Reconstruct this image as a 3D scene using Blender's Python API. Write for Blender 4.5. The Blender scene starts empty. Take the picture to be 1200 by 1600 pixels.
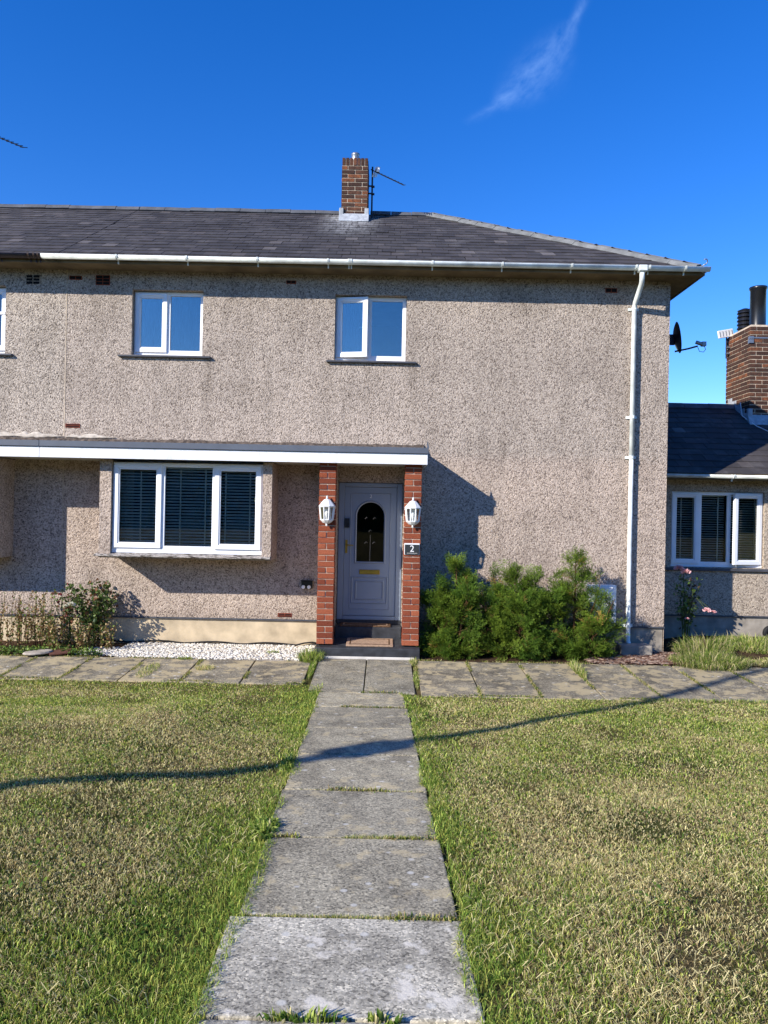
import bpy, bmesh, math, random
import numpy as np
from mathutils import Vector, Matrix, Quaternion, Euler

S = bpy.context.scene
COL = S.collection
R = random.Random(7)
NR = np.random.default_rng(11)

# ------------------------------------------------------------------ camera, sky, sun, exposure
CAM_Y, CAM_Z = -11.54, 2.03
cd = bpy.data.cameras.new('camera'); cam = bpy.data.objects.new('camera', cd); COL.objects.link(cam)
cd.sensor_fit = 'VERTICAL'; cd.sensor_height = 36.0; cd.lens = 27.0
cd.clip_start = 0.05; cd.clip_end = 6000
cam.location = (0, CAM_Y, CAM_Z)
cam.rotation_mode = 'QUATERNION'
cam.rotation_quaternion = Quaternion((1, 0, 0), math.pi/2) @ Quaternion((0, 0, 1), 0.02)
S.camera = cam

SUN_T, SUN_M = 1.29, 0.85                       # light moves +x by SUN_T and down by SUN_M per metre of +y
to_sun = Vector((-SUN_T, -1, SUN_M)).normalized()
sl = bpy.data.lights.new('sun', 'SUN'); sun = bpy.data.objects.new('sun', sl); COL.objects.link(sun)
sl.energy = 4.6; sl.angle = math.radians(0.5); sl.color = (1.0, 0.94, 0.85)
sun.rotation_mode = 'QUATERNION'; sun.rotation_quaternion = (-to_sun).to_track_quat('-Z', 'Y')
sun.location = (-30, -30, 30)

wd = bpy.data.worlds.new('World'); S.world = wd; wd.use_nodes = True
wt = wd.node_tree; wn = wt.nodes; wl = wt.links; wn.clear()
SKY_STRENGTH = 0.148
sky = wn.new('ShaderNodeTexSky'); sky.sky_type = 'NISHITA'; sky.sun_disc = False
sky.sun_elevation = math.asin(to_sun.z); sky.sun_rotation = math.atan2(to_sun.x, to_sun.y)
sky.altitude = 1000; sky.air_density = 1.0; sky.dust_density = 0.0; sky.ozone_density = 4.0
bg = wn.new('ShaderNodeBackground'); bg.inputs['Strength'].default_value = SKY_STRENGTH
wo = wn.new('ShaderNodeOutputWorld')

def wmath(op, a, b=None, c=None):
    n = wn.new('ShaderNodeMath'); n.operation = op
    for i, v in enumerate((a, b, c)):
        if v is None: continue
        if isinstance(v, (int, float)): n.inputs[i].default_value = v
        else: wl.new(v, n.inputs[i])
    return n.outputs[0]
tc = wn.new('ShaderNodeTexCoord'); sp = wn.new('ShaderNodeSeparateXYZ'); wl.new(tc.outputs['Generated'], sp.inputs[0])
yy = wmath('MAXIMUM', sp.outputs[1], 0.02)
cu = wmath('DIVIDE', sp.outputs[0], yy); cw = wmath('DIVIDE', sp.outputs[2], yy)
# one wisp of cirrus: s along it, n across it
ax, ay = 0.105, 0.513; bx_, by_ = 0.25, 0.68
dl = math.hypot(bx_-ax, by_-ay); tx, ty = (bx_-ax)/dl, (by_-ay)/dl
du = wmath('SUBTRACT', cu, ax); dw = wmath('SUBTRACT', cw, ay)
s_ = wmath('DIVIDE', wmath('ADD', wmath('MULTIPLY', du, tx), wmath('MULTIPLY', dw, ty)), dl)
n_ = wmath('ADD', wmath('MULTIPLY', du, ty), wmath('MULTIPLY', dw, -tx))
bend = wmath('MULTIPLY', wmath('MULTIPLY', s_, wmath('SUBTRACT', 1.0, s_)), 0.085)
nb = wmath('SUBTRACT', n_, bend)
cv = wn.new('ShaderNodeCombineXYZ'); wl.new(wmath('MULTIPLY', s_, 5.0), cv.inputs[0]); wl.new(wmath('MULTIPLY', nb, 45.0), cv.inputs[1])
nz = wn.new('ShaderNodeTexNoise'); nz.inputs['Scale'].default_value = 1.3; nz.inputs['Detail'].default_value = 7
nz.inputs['Roughness'].default_value = 0.62; wl.new(cv.outputs[0], nz.inputs['Vector'])
hump = wmath('MAXIMUM', wmath('SUBTRACT', 1.0, wmath('POWER', wmath('ABSOLUTE', wmath('DIVIDE', wmath('SUBTRACT', s_, 0.48), 0.34)), 2.0)), 0.0)
wid = wmath('ADD', 0.006, wmath('MULTIPLY', hump, 0.017))
g_ = wmath('POWER', 2.718, wmath('MULTIPLY', wmath('POWER', wmath('ABSOLUTE', wmath('DIVIDE', nb, wid)), 2.0), -1.0))
win = wmath('MULTIPLY', wmath('SMOOTH_MIN', wmath('MAXIMUM', wmath('MULTIPLY', wmath('ADD', s_, 0.06), 4.0), 0.0), 1.0, 0.2),
            wmath('MINIMUM', wmath('MAXIMUM', wmath('MULTIPLY', wmath('SUBTRACT', 1.6, s_), 1.5), 0.0), 1.0))
dens = wmath('MULTIPLY', wmath('MULTIPLY', g_, win), wmath('MULTIPLY', wmath('MAXIMUM', wmath('SUBTRACT', nz.outputs[0], 0.29), 0.0), 0.28))
front = wmath('GREATER_THAN', sp.outputs[1], 0.05)
dens = wmath('MULTIPLY', wmath('MINIMUM', dens, 0.6), front)
hs = wn.new('ShaderNodeHueSaturation'); hs.inputs['Saturation'].default_value = 1.31; hs.inputs['Hue'].default_value = 0.5155
wl.new(sky.outputs[0], hs.inputs['Color'])
mx = wn.new('ShaderNodeMix'); mx.data_type = 'RGBA'
wl.new(dens, mx.inputs[0]); wl.new(hs.outputs[0], mx.inputs[6]); mx.inputs[7].default_value = (4.2, 6.2, 9.2, 1)
wl.new(mx.outputs[2], bg.inputs['Color']); wl.new(bg.outputs[0], wo.inputs['Surface'])

S.view_settings.view_transform = 'Standard'; S.view_settings.look = 'None'
S.view_settings.gamma = 1.0; S.view_settings.use_curve_mapping = False
S.view_settings.exposure = 0.7

# ------------------------------------------------------------------ materials
MATS = {}
def srgb(r, g, b):
    f = lambda c: (c/255)/12.92 if c/255 <= .04045 else ((c/255+.055)/1.055)**2.4
    return (f(r), f(g), f(b), 1.0)

class NT:
    def __init__(s, name, rough=0.7, spec=0.3):
        m = bpy.data.materials.new(name); m.use_nodes = True; s.m = m; MATS[name] = m
        s.n = m.node_tree.nodes; s.l = m.node_tree.links
        s.b = s.n['Principled BSDF']; s.out = s.n['Material Output']
        s.b.inputs['Roughness'].default_value = rough; s.b.inputs['Specular IOR Level'].default_value = spec
        s._p = None
    def node(s, t, **kw):
        n = s.n.new(t)
        for k, v in kw.items(): setattr(n, k, v)
        return n
    def pos(s):
        if s._p is None: s._p = s.node('ShaderNodeNewGeometry').outputs['Position']
        return s._p
    def set(s, sock, v):
        if isinstance(v, (int, float)): sock.default_value = v
        elif isinstance(v, tuple): sock.default_value = v if len(v) == len(sock.default_value) else v[:len(sock.default_value)]
        else: s.l.new(v, sock)
    def noise(s, scale, detail=4, rough=.55, vec=None, stretch=None):
        n = s.node('ShaderNodeTexNoise'); n.inputs['Scale'].default_value = scale
        n.inputs['Detail'].default_value = detail; n.inputs['Roughness'].default_value = rough
        v = vec or s.pos()
        if stretch:
            mp = s.node('ShaderNodeMapping'); mp.inputs['Scale'].default_value = stretch; s.l.new(v, mp.inputs[0]); v = mp.outputs[0]
        s.l.new(v, n.inputs['Vector']); return n.outputs[0]
    def voro(s, scale, feature='F1', vec=None):
        n = s.node('ShaderNodeTexVoronoi', feature=feature); n.inputs['Scale'].default_value = scale
        s.l.new(vec or s.pos(), n.inputs['Vector']); return n
    def ramp(s, fac, stops, interp='LINEAR'):
        n = s.node('ShaderNodeValToRGB'); n.color_ramp.interpolation = interp
        e = n.color_ramp.elements
        while len(e) < len(stops): e.new(0.5)
        for i, (p, c) in enumerate(stops):
            e[i].position = p; e[i].color = c if len(c) == 4 else (*c, 1)
        s.set(n.inputs[0], fac); return n.outputs[0]
    def mix(s, fac, a, b, mode='MIX'):
        n = s.node('ShaderNodeMix', data_type='RGBA', blend_type=mode)
        s.set(n.inputs[0], fac); s.set(n.inputs[6], a); s.set(n.inputs[7], b); return n.outputs[2]
    def math(s, op, a, b=0.0, c=None):
        n = s.node('ShaderNodeMath', operation=op); s.set(n.inputs[0], a); s.set(n.inputs[1], b)
        if c is not None: s.set(n.inputs[2], c)
        return n.outputs[0]
    def xyz(s):
        n = s.node('ShaderNodeSeparateXYZ'); s.l.new(s.pos(), n.inputs[0]); return n.outputs
    def rnd(s): return s.node('ShaderNodeObjectInfo').outputs['Random']
    def attr(s, name='Col'): return s.node('ShaderNodeAttribute', attribute_name=name).outputs['Color']
    def col(s, c): s.set(s.b.inputs['Base Color'], c); return s
    def bump(s, h, strength=.5, dist=.01):
        n = s.node('ShaderNodeBump'); n.inputs['Strength'].default_value = strength; n.inputs['Distance'].default_value = dist
        s.l.new(h, n.inputs['Height']); s.l.new(n.outputs[0], s.b.inputs['Normal']); return s

def roughcast(name, pale, mid, dark, tint_low=None, darkness=0.0):
    t = NT(name, .95, .1)
    v = t.voro(58); v2 = t.voro(120)
    sp1 = t.node('ShaderNodeSeparateColor'); t.l.new(v.outputs['Color'], sp1.inputs[0])
    sp2 = t.node('ShaderNodeSeparateColor'); t.l.new(v2.outputs['Color'], sp2.inputs[0])
    r = t.math('ADD', t.math('MULTIPLY', sp1.outputs[0], .6), t.math('MULTIPLY', sp2.outputs[1], .4))
    c = t.ramp(r, [(.10, dark), (.28, mid), (.58, pale), (.92, tuple(min(1, k*1.28) for k in pale[:3]))])
    big = t.noise(1.1, 5, .6); vert = t.noise(2.0, 4, .6, stretch=(2.2, 2.2, .35))
    st = t.math('ADD', t.math('MULTIPLY', big, .55), t.math('MULTIPLY', vert, .45))
    c = t.mix(1.0, c, t.ramp(st, [(.3, (.64, .63, .62)), (.5, (.95, .95, .95)), (.7, (1.09, 1.08, 1.07))]), 'MULTIPLY')
    X_, Y_, Z_ = t.xyz()
    if tint_low:
        # rain streaks run down from the sill ends and gutter joints
        sn_ = t.noise(3.0, 5, .65, stretch=(9, 9, .5)); acc = None
        for (sx, sz, ln, wd, am) in ((-4.0, 4.29, 1.1, .07, .5), (-2.68, 4.29, 1.25, .09, .6), (-.88, 4.27, 1.2, .08, .55), (.41, 4.27, 1.3, .10, .6), (-.56, 5.5, .8, .10, .35), (3.45, 5.5, 1.6, .12, .4), (-5.66, 4.27, 1.1, .08, .5), (1.9, 5.5, 1.5, .25, .3), (-2.0, 3.95, .9, .35, .25)):
            g = t.math('MAXIMUM', t.math('SUBTRACT', 1.0, t.math('ABSOLUTE', t.math('DIVIDE', t.math('SUBTRACT', X_, sx), wd*1.6))), 0)
            hgt_ = t.math('DIVIDE', t.math('SUBTRACT', sz, Z_), ln)
            vv = t.math('MULTIPLY', t.math('GREATER_THAN', hgt_, 0), t.math('MAXIMUM', t.math('SUBTRACT', 1.0, hgt_), 0))
            q = t.math('MULTIPLY', t.math('MULTIPLY', g, vv), am); acc = q if acc is None else t.math('MAXIMUM', acc, q)
        acc = t.math('MULTIPLY', acc, t.math('MULTIPLY', sn_, 1.5))
        base_d = t.math('MULTIPLY', t.math('MAXIMUM', t.math('SUBTRACT', 1.0, t.math('ABSOLUTE', t.math('DIVIDE', t.math('SUBTRACT', Z_, .40), .22))), 0), t.math('MULTIPLY', t.noise(4, 4), .6))
        c = t.mix(t.math('MINIMUM', t.math('ADD', acc, base_d), .7), c, t.mix(1.0, c, (.52, .50, .47, 1), 'MULTIPLY'))
    if tint_low:
        z = Z_
        f = t.math('MULTIPLY', t.math('SUBTRACT', 2.97, z), 6.0)
        n = t.node('ShaderNodeClamp'); t.l.new(f, n.inputs[0])
        c = t.mix(n.outputs[0], c, t.mix(1.0, c, tint_low, 'MULTIPLY'))
    t.col(c)
    h = t.math('SUBTRACT', t.math('MULTIPLY', v.outputs['Distance'], -1.0), t.math('MULTIPLY', v2.outputs['Distance'], .5))
    h = t.math('ADD', h, t.math('MULTIPLY', t.noise(9, 3), .5))
    t.bump(h, .7, .011)
    return t
roughcast('roughcast', srgb(178, 165, 152), srgb(146, 133, 121), srgb(80, 71, 65), (1.09, 1.05, 1.03, 1))
roughcast('roughcast_grey', srgb(184, 172, 158), srgb(143, 131, 120), srgb(66, 59, 54), (1.08, 1.03, 1.02, 1))
roughcast('roughcast_pale', srgb(180, 166, 149), srgb(147, 133, 118), srgb(80, 71, 63))

def plain(name, c, rough=.6, spec=.3, var=.12, scale=6, metallic=0, bump=0):
    t = NT(name, rough, spec)
    n = t.noise(scale, 5)
    t.col(t.mix(1.0, c, t.ramp(n, [(.3, (1-var,)*3), (.7, (1+var*.6,)*3)]), 'MULTIPLY'))
    t.b.inputs['Metallic'].default_value = metallic
    if bump: t.bump(t.noise(scale*20, 4), bump, .004)
    return t
plain('pvc_white', srgb(238, 240, 242), .35, .45, .05, 3)
plain('gutter_white', srgb(226, 231, 226), .45, .4, .3, 5)
plain('gutter_brown', srgb(62, 48, 42), .45, .4, .2, 5)
plain('fascia_white', srgb(228, 230, 232), .45, .35, .16, 4)
plain('trim_grey', srgb(88, 94, 104), .5, .4, .15, 4)
plain('soffit_timber', srgb(112, 98, 74), .8, .2, .4, 3)
plain('soffit_white', srgb(190, 186, 178), .7, .2, .25, 3)
plain('sill_slate', srgb(70, 72, 78), .55, .4, .3, 8)
plain('black_gap', (.012, .012, .013, 1), .9, .1, .1)
plain('plinth_cream', srgb(196, 178, 148), .85, .15, .3, 4, bump=.3)
plain('plinth_concrete', srgb(150, 142, 130), .9, .15, .35, 6, bump=.5)
plain('white_render', srgb(212, 206, 196), .85, .15, .2, 5, bump=.3)
plain('step_black', srgb(52, 54, 58), .55, .4, .5, 9, bump=.25)
plain('mortar', srgb(200, 184, 164), .95, .1, .25, 20, bump=.4)
plain('mortar_dark', srgb(188, 172, 152), .95, .1, .3, 20, bump=.4)
plain('lead', srgb(168, 172, 176), .6, .3, .35, 14, bump=.2)
plain('metal_dark', srgb(50, 52, 58), .45, .5, .2, 10, metallic=.6)
plain('metal_grey', srgb(150, 152, 156), .4, .5, .2, 10, metallic=.7)
plain('plastic_black', srgb(26, 27, 30), .3, .5, .2, 6)
plain('plastic_white', srgb(232, 232, 230), .4, .4, .06, 6)
plain('brass', srgb(176, 146, 60), .35, .5, .2, 12, metallic=.7)
plain('door_blue', srgb(134, 145, 160), .42, .4, .05, 3)
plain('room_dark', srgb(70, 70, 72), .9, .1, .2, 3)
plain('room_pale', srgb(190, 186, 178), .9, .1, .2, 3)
plain('blind_slat', srgb(214, 210, 198), .55, .3, .1, 5)
plain('blind_tape', srgb(205, 198, 180), .7, .2, .1, 5)
plain('timber_pole', srgb(92, 74, 58), .9, .1, .3, 5)
plain('rubber', srgb(28, 28, 29), .7, .3, .2, 9)
plain('flat_stone', srgb(170, 160, 145), .9, .15, .3, 12, bump=.4)
plain('brown_board', srgb(98, 66, 54), .8, .2, .3, 12, bump=.4)
plain('coir', srgb(168, 140, 116), .98, .05, .35, 30, bump=.9)
plain('coir_dark', srgb(96, 74, 56), .98, .05, .4, 30, bump=.9)
plain('slate_plaque', srgb(46, 50, 52), .5, .4, .2, 14)
plain('mortar_splash', srgb(192, 182, 168), .95, .1, .3, 14, bump=.6)
plain('felt_edge', srgb(96, 86, 78), .95, .1, .6, 18, bump=.9)
plain('airbrick_clay', srgb(128, 66, 48), .9, .1, .3, 14)

t = NT('grimy_white', .45, .35)
gr_ = t.ramp(t.noise(3.0, 6, .7, stretch=(3, 3, .9)), [(.5, (0, 0, 0)), (.75, (.4,)*3)])
t.col(t.mix(gr_, srgb(230, 231, 232), srgb(150, 150, 140)))
t = NT('peeling_sill', .8, .2)
t.col(t.ramp(t.noise(9, 6, .7, stretch=(1, 3, 9)), [(.46, srgb(60, 52, 46)), (.52, srgb(205, 198, 190)), (.6, srgb(120, 110, 100))]))

def brick_mat(name, stops, soot=.0):
    t = NT(name, .9, .15)
    c = t.ramp(t.rnd(), stops)
    n = t.noise(60, 5, .7); n2 = t.noise(14, 4, .6)
    c = t.mix(1.0, c, t.ramp(n, [(.3, (.62, .6, .58)), (.5, (.98, .97, .96)), (.72, (1.25, 1.24, 1.2))]), 'MULTIPLY')
    if soot:
        c = t.mix(t.ramp(n2, [(.4, (soot,)*3), (.62, (0, 0, 0))]), c, srgb(54, 44, 40))
    t.col(c); t.bump(t.noise(90, 4, .7), .6, .006)
    return t
brick_mat('brick_red', [(0, srgb(112, 58, 42)), (.3, srgb(128, 68, 48)), (.7, srgb(140, 76, 53)), (1, srgb(156, 90, 64))])
brick_mat('brick_brown', [(0, srgb(66, 48, 42)), (.5, srgb(88, 62, 52)), (.82, srgb(104, 70, 54)), (1, srgb(140, 86, 56))], .6)

def slate_mat(name, rnd_attr):
    t = NT(name, .72, .25)
    r = t.attr() if rnd_attr else t.rnd()
    c = t.ramp(r, [(0, srgb(62, 59, 58)), (.5, srgb(69, 66, 65)), (.9, srgb(75, 71, 70)), (.97, srgb(82, 77, 75)), (1, srgb(106, 101, 98))])
    n = t.noise(3.2, 6, .65)
    c = t.mix(t.ramp(n, [(.54, (0, 0, 0)), (.74, (.45,)*3)]), c, srgb(120, 116, 112))
    n3 = t.noise(.9, 5, .6)
    c = t.mix(1.0, c, t.ramp(n3, [(.35, (.72, .71, .72)), (.6, (1.08, 1.07, 1.08))]), 'MULTIPLY')
    # pale run-off stain down the slope under the chimney
    x, y, z = t.xyz()
    mxx = t.math('SUBTRACT', 1.0, t.math('ABSOLUTE', t.math('DIVIDE', t.math('ADD', x, .72), .62)))
    mxy = t.math('MULTIPLY', t.math('SUBTRACT', y, 1.15), .6)
    k = t.math('MULTIPLY', t.math('MAXIMUM', mxx, 0), t.math('MAXIMUM', t.math('MINIMUM', mxy, 1.0), 0))
    k = t.math('MULTIPLY', k, t.math('MAXIMUM', t.math('SUBTRACT', t.noise(5, 5, .7, stretch=(3, .6, .6)), .34), 0))
    c = t.mix(t.math('MINIMUM', t.math('MULTIPLY', k, 4.0), .55), c, srgb(180, 180, 178))
    t.col(c); t.bump(t.noise(40, 5, .7), .35, .004)
    return t
slate_mat('slate', False); slate_mat('slate_field', True)
plain('ridge_dark', srgb(90, 92, 96), .7, .3, .35, 5)
plain('ridge_pale', srgb(118, 119, 117), .75, .25, .35, 7, bump=.3)

def glass(name, refl, tint=(.9, .95, .95, 1)):
    t = NT(name)
    tr = t.node('ShaderNodeBsdfTransparent'); tr.inputs[0].default_value = tint
    gl = t.node('ShaderNodeBsdfGlossy'); gl.inputs['Roughness'].default_value = .0; gl.inputs['Color'].default_value = (1, .96, .88, 1)
    fr = t.node('ShaderNodeFresnel'); fr.inputs[0].default_value = refl
    ms = t.node('ShaderNodeMixShader'); t.l.new(fr.outputs[0], ms.inputs[0]); t.l.new(tr.outputs[0], ms.inputs[1]); t.l.new(gl.outputs[0], ms.inputs[2])
    t.l.new(ms.outputs[0], t.out.inputs['Surface'])
glass('glass_coated', 2.5, (.85, .88, .9, 1)); glass('glass_clear', 1.55, (.93, .96, .96, 1)); glass('glass_lamp', 1.6, (.95, .96, .96, 1))

def concrete(name, base, patch, dark, lich=.5, lt=.565):
    t = NT(name, .95, .12)
    n = t.noise(3.0, 6, .65); f = t.noise(120, 3, .6); v = t.voro(105)
    sc = t.node('ShaderNodeSeparateColor'); t.l.new(v.outputs['Color'], sc.inputs[0])
    c = t.mix(t.ramp(n, [(.38, (1, 1, 1)), (.6, (0, 0, 0))]), base, dark)
    c = t.mix(1.0, c, t.ramp(sc.outputs[0], [(0, (.38, .38, .38)), (.3, (.85, .85, .84)), (.7, (1.05, 1.04, 1.02)), (1, (1.6, 1.57, 1.5))]), 'MULTIPLY')
    l1 = t.noise(7, 5, .6); l2 = t.noise(2.2, 3, .5)
    m = t.ramp(t.math('ADD', t.math('MULTIPLY', l1, .7), t.math('MULTIPLY', l2, .3)), [(lt, (0, 0, 0)), (lt+.05, (lich,)*3)])
    c = t.mix(m, c, patch)
    w = t.voro(9); m2 = t.ramp(w.outputs['Distance'], [(.12, (.8,)*3), (.2, (0, 0, 0))])
    m2 = t.math('MULTIPLY', m2, t.ramp(t.noise(2.5, 2), [(.52, (0, 0, 0)), (.56, (1, 1, 1))]))
    c = t.mix(m2, c, srgb(205, 202, 192))
    c = t.mix(1.0, c, t.ramp(t.rnd(), [(0, (.78, .78, .78)), (1, (1.12, 1.1, 1.05))]), 'MULTIPLY')
    t.col(c); t.bump(t.math('ADD', sc.outputs[1], t.math('MULTIPLY', f, .7)), .8, .004)
    return t
concrete('concrete_slab', srgb(168, 161, 142), srgb(200, 184, 148), srgb(134, 128, 113), .6, .55)
concrete('concrete_pale', srgb(194, 188, 172), srgb(222, 215, 200), srgb(152, 147, 134), .8)
concrete('concrete_path', srgb(152, 144, 126), srgb(190, 174, 138), srgb(112, 106, 94), .75, .50)

t = NT('soil', .98, .05)
t.col(t.ramp(t.noise(14, 6, .7), [(.3, srgb(46, 36, 28)), (.6, srgb(84, 66, 50)), (.8, srgb(110, 92, 70))])); t.bump(t.noise(30, 6, .7), 1.0, .03)
t = NT('ground', .98, .05)
a = t.ramp(t.noise(.9, 6, .65), [(.36, srgb(72, 80, 38)), (.5, srgb(104, 98, 58)), (.62, srgb(112, 98, 68))])
b = t.ramp(t.noise(55, 5, .75), [(.3, (.35, .34, .32)), (.55, (.95, .95, .95)), (.75, (1.3, 1.3, 1.25))])
t.col(t.mix(1.0, a, b, 'MULTIPLY')); t.bump(t.noise(60, 5, .7), 1.0, .03)

def leafmat(name, rough=.55, trans=.3, spec=.25):
    t = NT(name, rough, spec)
    c = t.attr(); t.col(c)
    tl = t.node('ShaderNodeBsdfTranslucent'); t.l.new(t.mix(1.0, c, (1.25, 1.2, .8, 1), 'MULTIPLY'), tl.inputs[0])
    ms = t.node('ShaderNodeMixShader'); ms.inputs[0].default_value = trans
    t.l.new(t.b.outputs[0], ms.inputs[1]); t.l.new(tl.outputs[0], ms.inputs[2]); t.l.new(ms.outputs[0], t.out.inputs['Surface'])
leafmat('grass_blade', .6, .38, .2); leafmat('leaf', .5, .25, .3); leafmat('conifer', .6, .3, .15)
t = NT('vcol', .85, .15); t.col(t.attr())
t = NT('pebble', .8, .25); t.col(t.attr())
plain('stem_green', srgb(72, 84, 42), .7, .2, .3, 20)
plain('stem_brown', srgb(92, 68, 46), .9, .1, .3, 20)

# ------------------------------------------------------------------ geometry helpers
class MB:
    def __init__(s): s.v = []; s.f = []
    def add(s, vs, fs):
        o = len(s.v); s.v += [tuple(p) for p in vs]; s.f += [tuple(i+o for i in f) for f in fs]; return s
    def box(s, x0, x1, y0, y1, z0, z1):
        return s.add([(x0,y0,z0),(x1,y0,z0),(x1,y1,z0),(x0,y1,z0),(x0,y0,z1),(x1,y0,z1),(x1,y1,z1),(x0,y1,z1)],
                     [(3,2,1,0),(4,5,6,7),(0,1,5,4),(1,2,6,5),(2,3,7,6),(3,0,4,7)])
    def hexa(s, p): return s.add(p, [(3,2,1,0),(4,5,6,7),(0,1,5,4),(1,2,6,5),(2,3,7,6),(3,0,4,7)])
    def tube(s, pts, rad, n=8, cap=True, rot=0):
        pts = [Vector(p) for p in pts]; rs = rad if isinstance(rad, (list, tuple)) else [rad]*len(pts)
        rings = []; up = None
        for i, p in enumerate(pts):
            d = (pts[min(i+1, len(pts)-1)] - pts[max(i-1, 0)]).normalized()
            if up is None:
                up = Vector((0, 0, 1)) if abs(d.z) < .9 else Vector((0, 1, 0))
            a = d.cross(up).normalized(); b = a.cross(d).normalized(); up = b
            rings.append([p + (a*math.cos(k*2*math.pi/n+rot) + b*math.sin(k*2*math.pi/n+rot))*rs[i] for k in range(n)])
        o = len(s.v)
        for r in rings: s.v += [tuple(q) for q in r]
        for i in range(len(pts)-1):
            for k in range(n):
                s.f.append((o+i*n+k, o+i*n+(k+1) % n, o+(i+1)*n+(k+1) % n, o+(i+1)*n+k))
        if cap:
            s.f.append(tuple(o+k for k in reversed(range(n)))); s.f.append(tuple(o+(len(pts)-1)*n+k for k in range(n)))
        return s
    def lathe(s, prof, c, n=20, axis='z'):
        o = len(s.v)
        for r, h in prof:
            for k in range(n):
                a = 2*math.pi*k/n; q = (r*math.cos(a), r*math.sin(a), h)
                if axis == 'x': q = (q[2], q[0], q[1])
                elif axis == 'y': q = (q[0], q[2], q[1])
                s.v.append((c[0]+q[0], c[1]+q[1], c[2]+q[2]))
        for i in range(len(prof)-1):
            for k in range(n): s.f.append((o+i*n+k, o+i*n+(k+1) % n, o+(i+1)*n+(k+1) % n, o+(i+1)*n+k))
        s.f.append(tuple(o+k for k in reversed(range(n)))); s.f.append(tuple(o+(len(prof)-1)*n+k for k in range(n)))
        return s
    def mesh(s, name, bevel=0, seg=1):
        bm = bmesh.new(); vs = [bm.verts.new(p) for p in s.v]
        for f in s.f:
            try: bm.faces.new([vs[i] for i in f])
            except ValueError: pass
        bmesh.ops.recalc_face_normals(bm, faces=bm.faces)
        if bevel: bmesh.ops.bevel(bm, geom=list(bm.edges), offset=bevel, segments=seg, affect='EDGES', profile=.6)
        me = bpy.data.meshes.new(name); bm.to_mesh(me); bm.free(); return me
    def obj(s, name, mat, parent=None, bevel=0, smooth=False, seg=1):
        return link(name, s.mesh(name, bevel, seg), mat, parent, smooth)

def link(name, me, mat, parent=None, smooth=False):
    if mat and not me.materials: me.materials.append(MATS[mat])
    if smooth: me.polygons.foreach_set('use_smooth', [True]*len(me.polygons))
    o = bpy.data.objects.new(name, me); COL.objects.link(o)
    if parent:
        o.parent = parent
        if parent.parent is None and parent.type == 'EMPTY': o.location = -parent.location
    return o
def np_obj(name, V, F, colors, mat, parent=None, smooth=False):
    me = bpy.data.meshes.new(name)
    V = np.asarray(V, np.float32); F = np.asarray(F, np.int32); k = F.shape[1]
    me.vertices.add(len(V)); me.vertices.foreach_set('co', V.ravel())
    me.loops.add(F.size); me.loops.foreach_set('vertex_index', F.ravel())
    me.polygons.add(len(F)); me.polygons.foreach_set('loop_start', np.arange(0, F.size, k, dtype=np.int32))
    me.update(calc_edges=True)
    if colors is not None:
        at = me.color_attributes.new('Col', 'FLOAT_COLOR', 'POINT')
        C = np.ones((len(V), 4), np.float32); C[:, :3] = colors; at.data.foreach_set('color', C.ravel())
    if not smooth: me.polygons.foreach_set('use_smooth', [False]*len(me.polygons))
    return link(name, me, mat, parent, smooth)
def thing(name, label, cat, loc=(0, 0, 0), group=None):
    o = bpy.data.objects.new(name, None); COL.objects.link(o); o.location = loc; o.empty_display_size = .2
    return tag(o, label, cat, group)
def tag(o, label, cat, group=None):
    o['label'] = label; o['category'] = cat
    if group: o['group'] = group
    return o
def struct(o, label=None):
    o['kind'] = 'structure'
    if label: o['label'] = label
    return o
def stuff(o): o['kind'] = 'stuff'; return o

def smooth01(t): t = np.clip(t, 0, 1); return t*t*(3-2*t)
def hashn(ix, iy, seed):
    h = (ix.astype(np.int64)*374761393 + iy.astype(np.int64)*668265263 + seed*974711) & 0xffffffff
    h = ((h ^ (h >> 13))*1274126177) & 0xffffffff
    return ((h ^ (h >> 16)) & 0xffff)/65535.0
def vnoise(x, y, seed=0):
    x = np.asarray(x, float); y = np.asarray(y, float)
    ix = np.floor(x); iy = np.floor(y); fx = smooth01(x-ix); fy = smooth01(y-iy)
    a = hashn(ix, iy, seed); b = hashn(ix+1, iy, seed); c = hashn(ix, iy+1, seed); d = hashn(ix+1, iy+1, seed)
    return (a*(1-fx)+b*fx)*(1-fy) + (c*(1-fx)+d*fx)*fy
def fbm(x, y, seed=0, o=4):
    s = 0; a = .5
    for i in range(o): s = s + a*vnoise(x*2**i, y*2**i, seed+i); a *= .5
    return s/(1-.5**o)

# ------------------------------------------------------------------ ground
def base_z(y):
    D = np.asarray(y, float) - CAM_Y
    z = .41 - .0575*np.clip(D, -2, 9)
    z = np.where(D > 9, -.1075 + (np.clip(D, 9, 10.74)-9)/1.74*.0775, z)
    z = np.where(D > 10.74, -.03 + np.clip((D-10.74)/.8, 0, 1)*.02, z)
    return z
def G(x, y):
    x = np.asarray(x, float); y = np.asarray(y, float); D = y - CAM_Y
    z = base_z(y)
    z = z + .17*smooth01((-.75-x)/1.5)*smooth01((D-1.5)/2.5)*(1-smooth01((D-6.3)/2.6))
    z = z + .1*smooth01((x-4.3)/1.0)*smooth01((D-10.9)/1.2)
    z = z + .07*(fbm(x*1.0, y*1.0, 5, 2)-.5)*smooth01((np.abs(x+.17)-.6)/.6)*(1-smooth01((D-8.0)/.8))
    return z
xs = np.concatenate([[-2500, -800, -250, -80, -30, -16], np.arange(-11, 11.01, .25), [16, 30, 80, 250, 800, 2500]])
ys = np.concatenate([[-2500, -800, -250, -80, -40, -22], np.arange(-14, 6.01, .25), [10, 20, 60, 250, 800, 2500]])
XX, YY = np.meshgrid(xs, ys); ZZ = G(XX, YY) - .012
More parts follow.
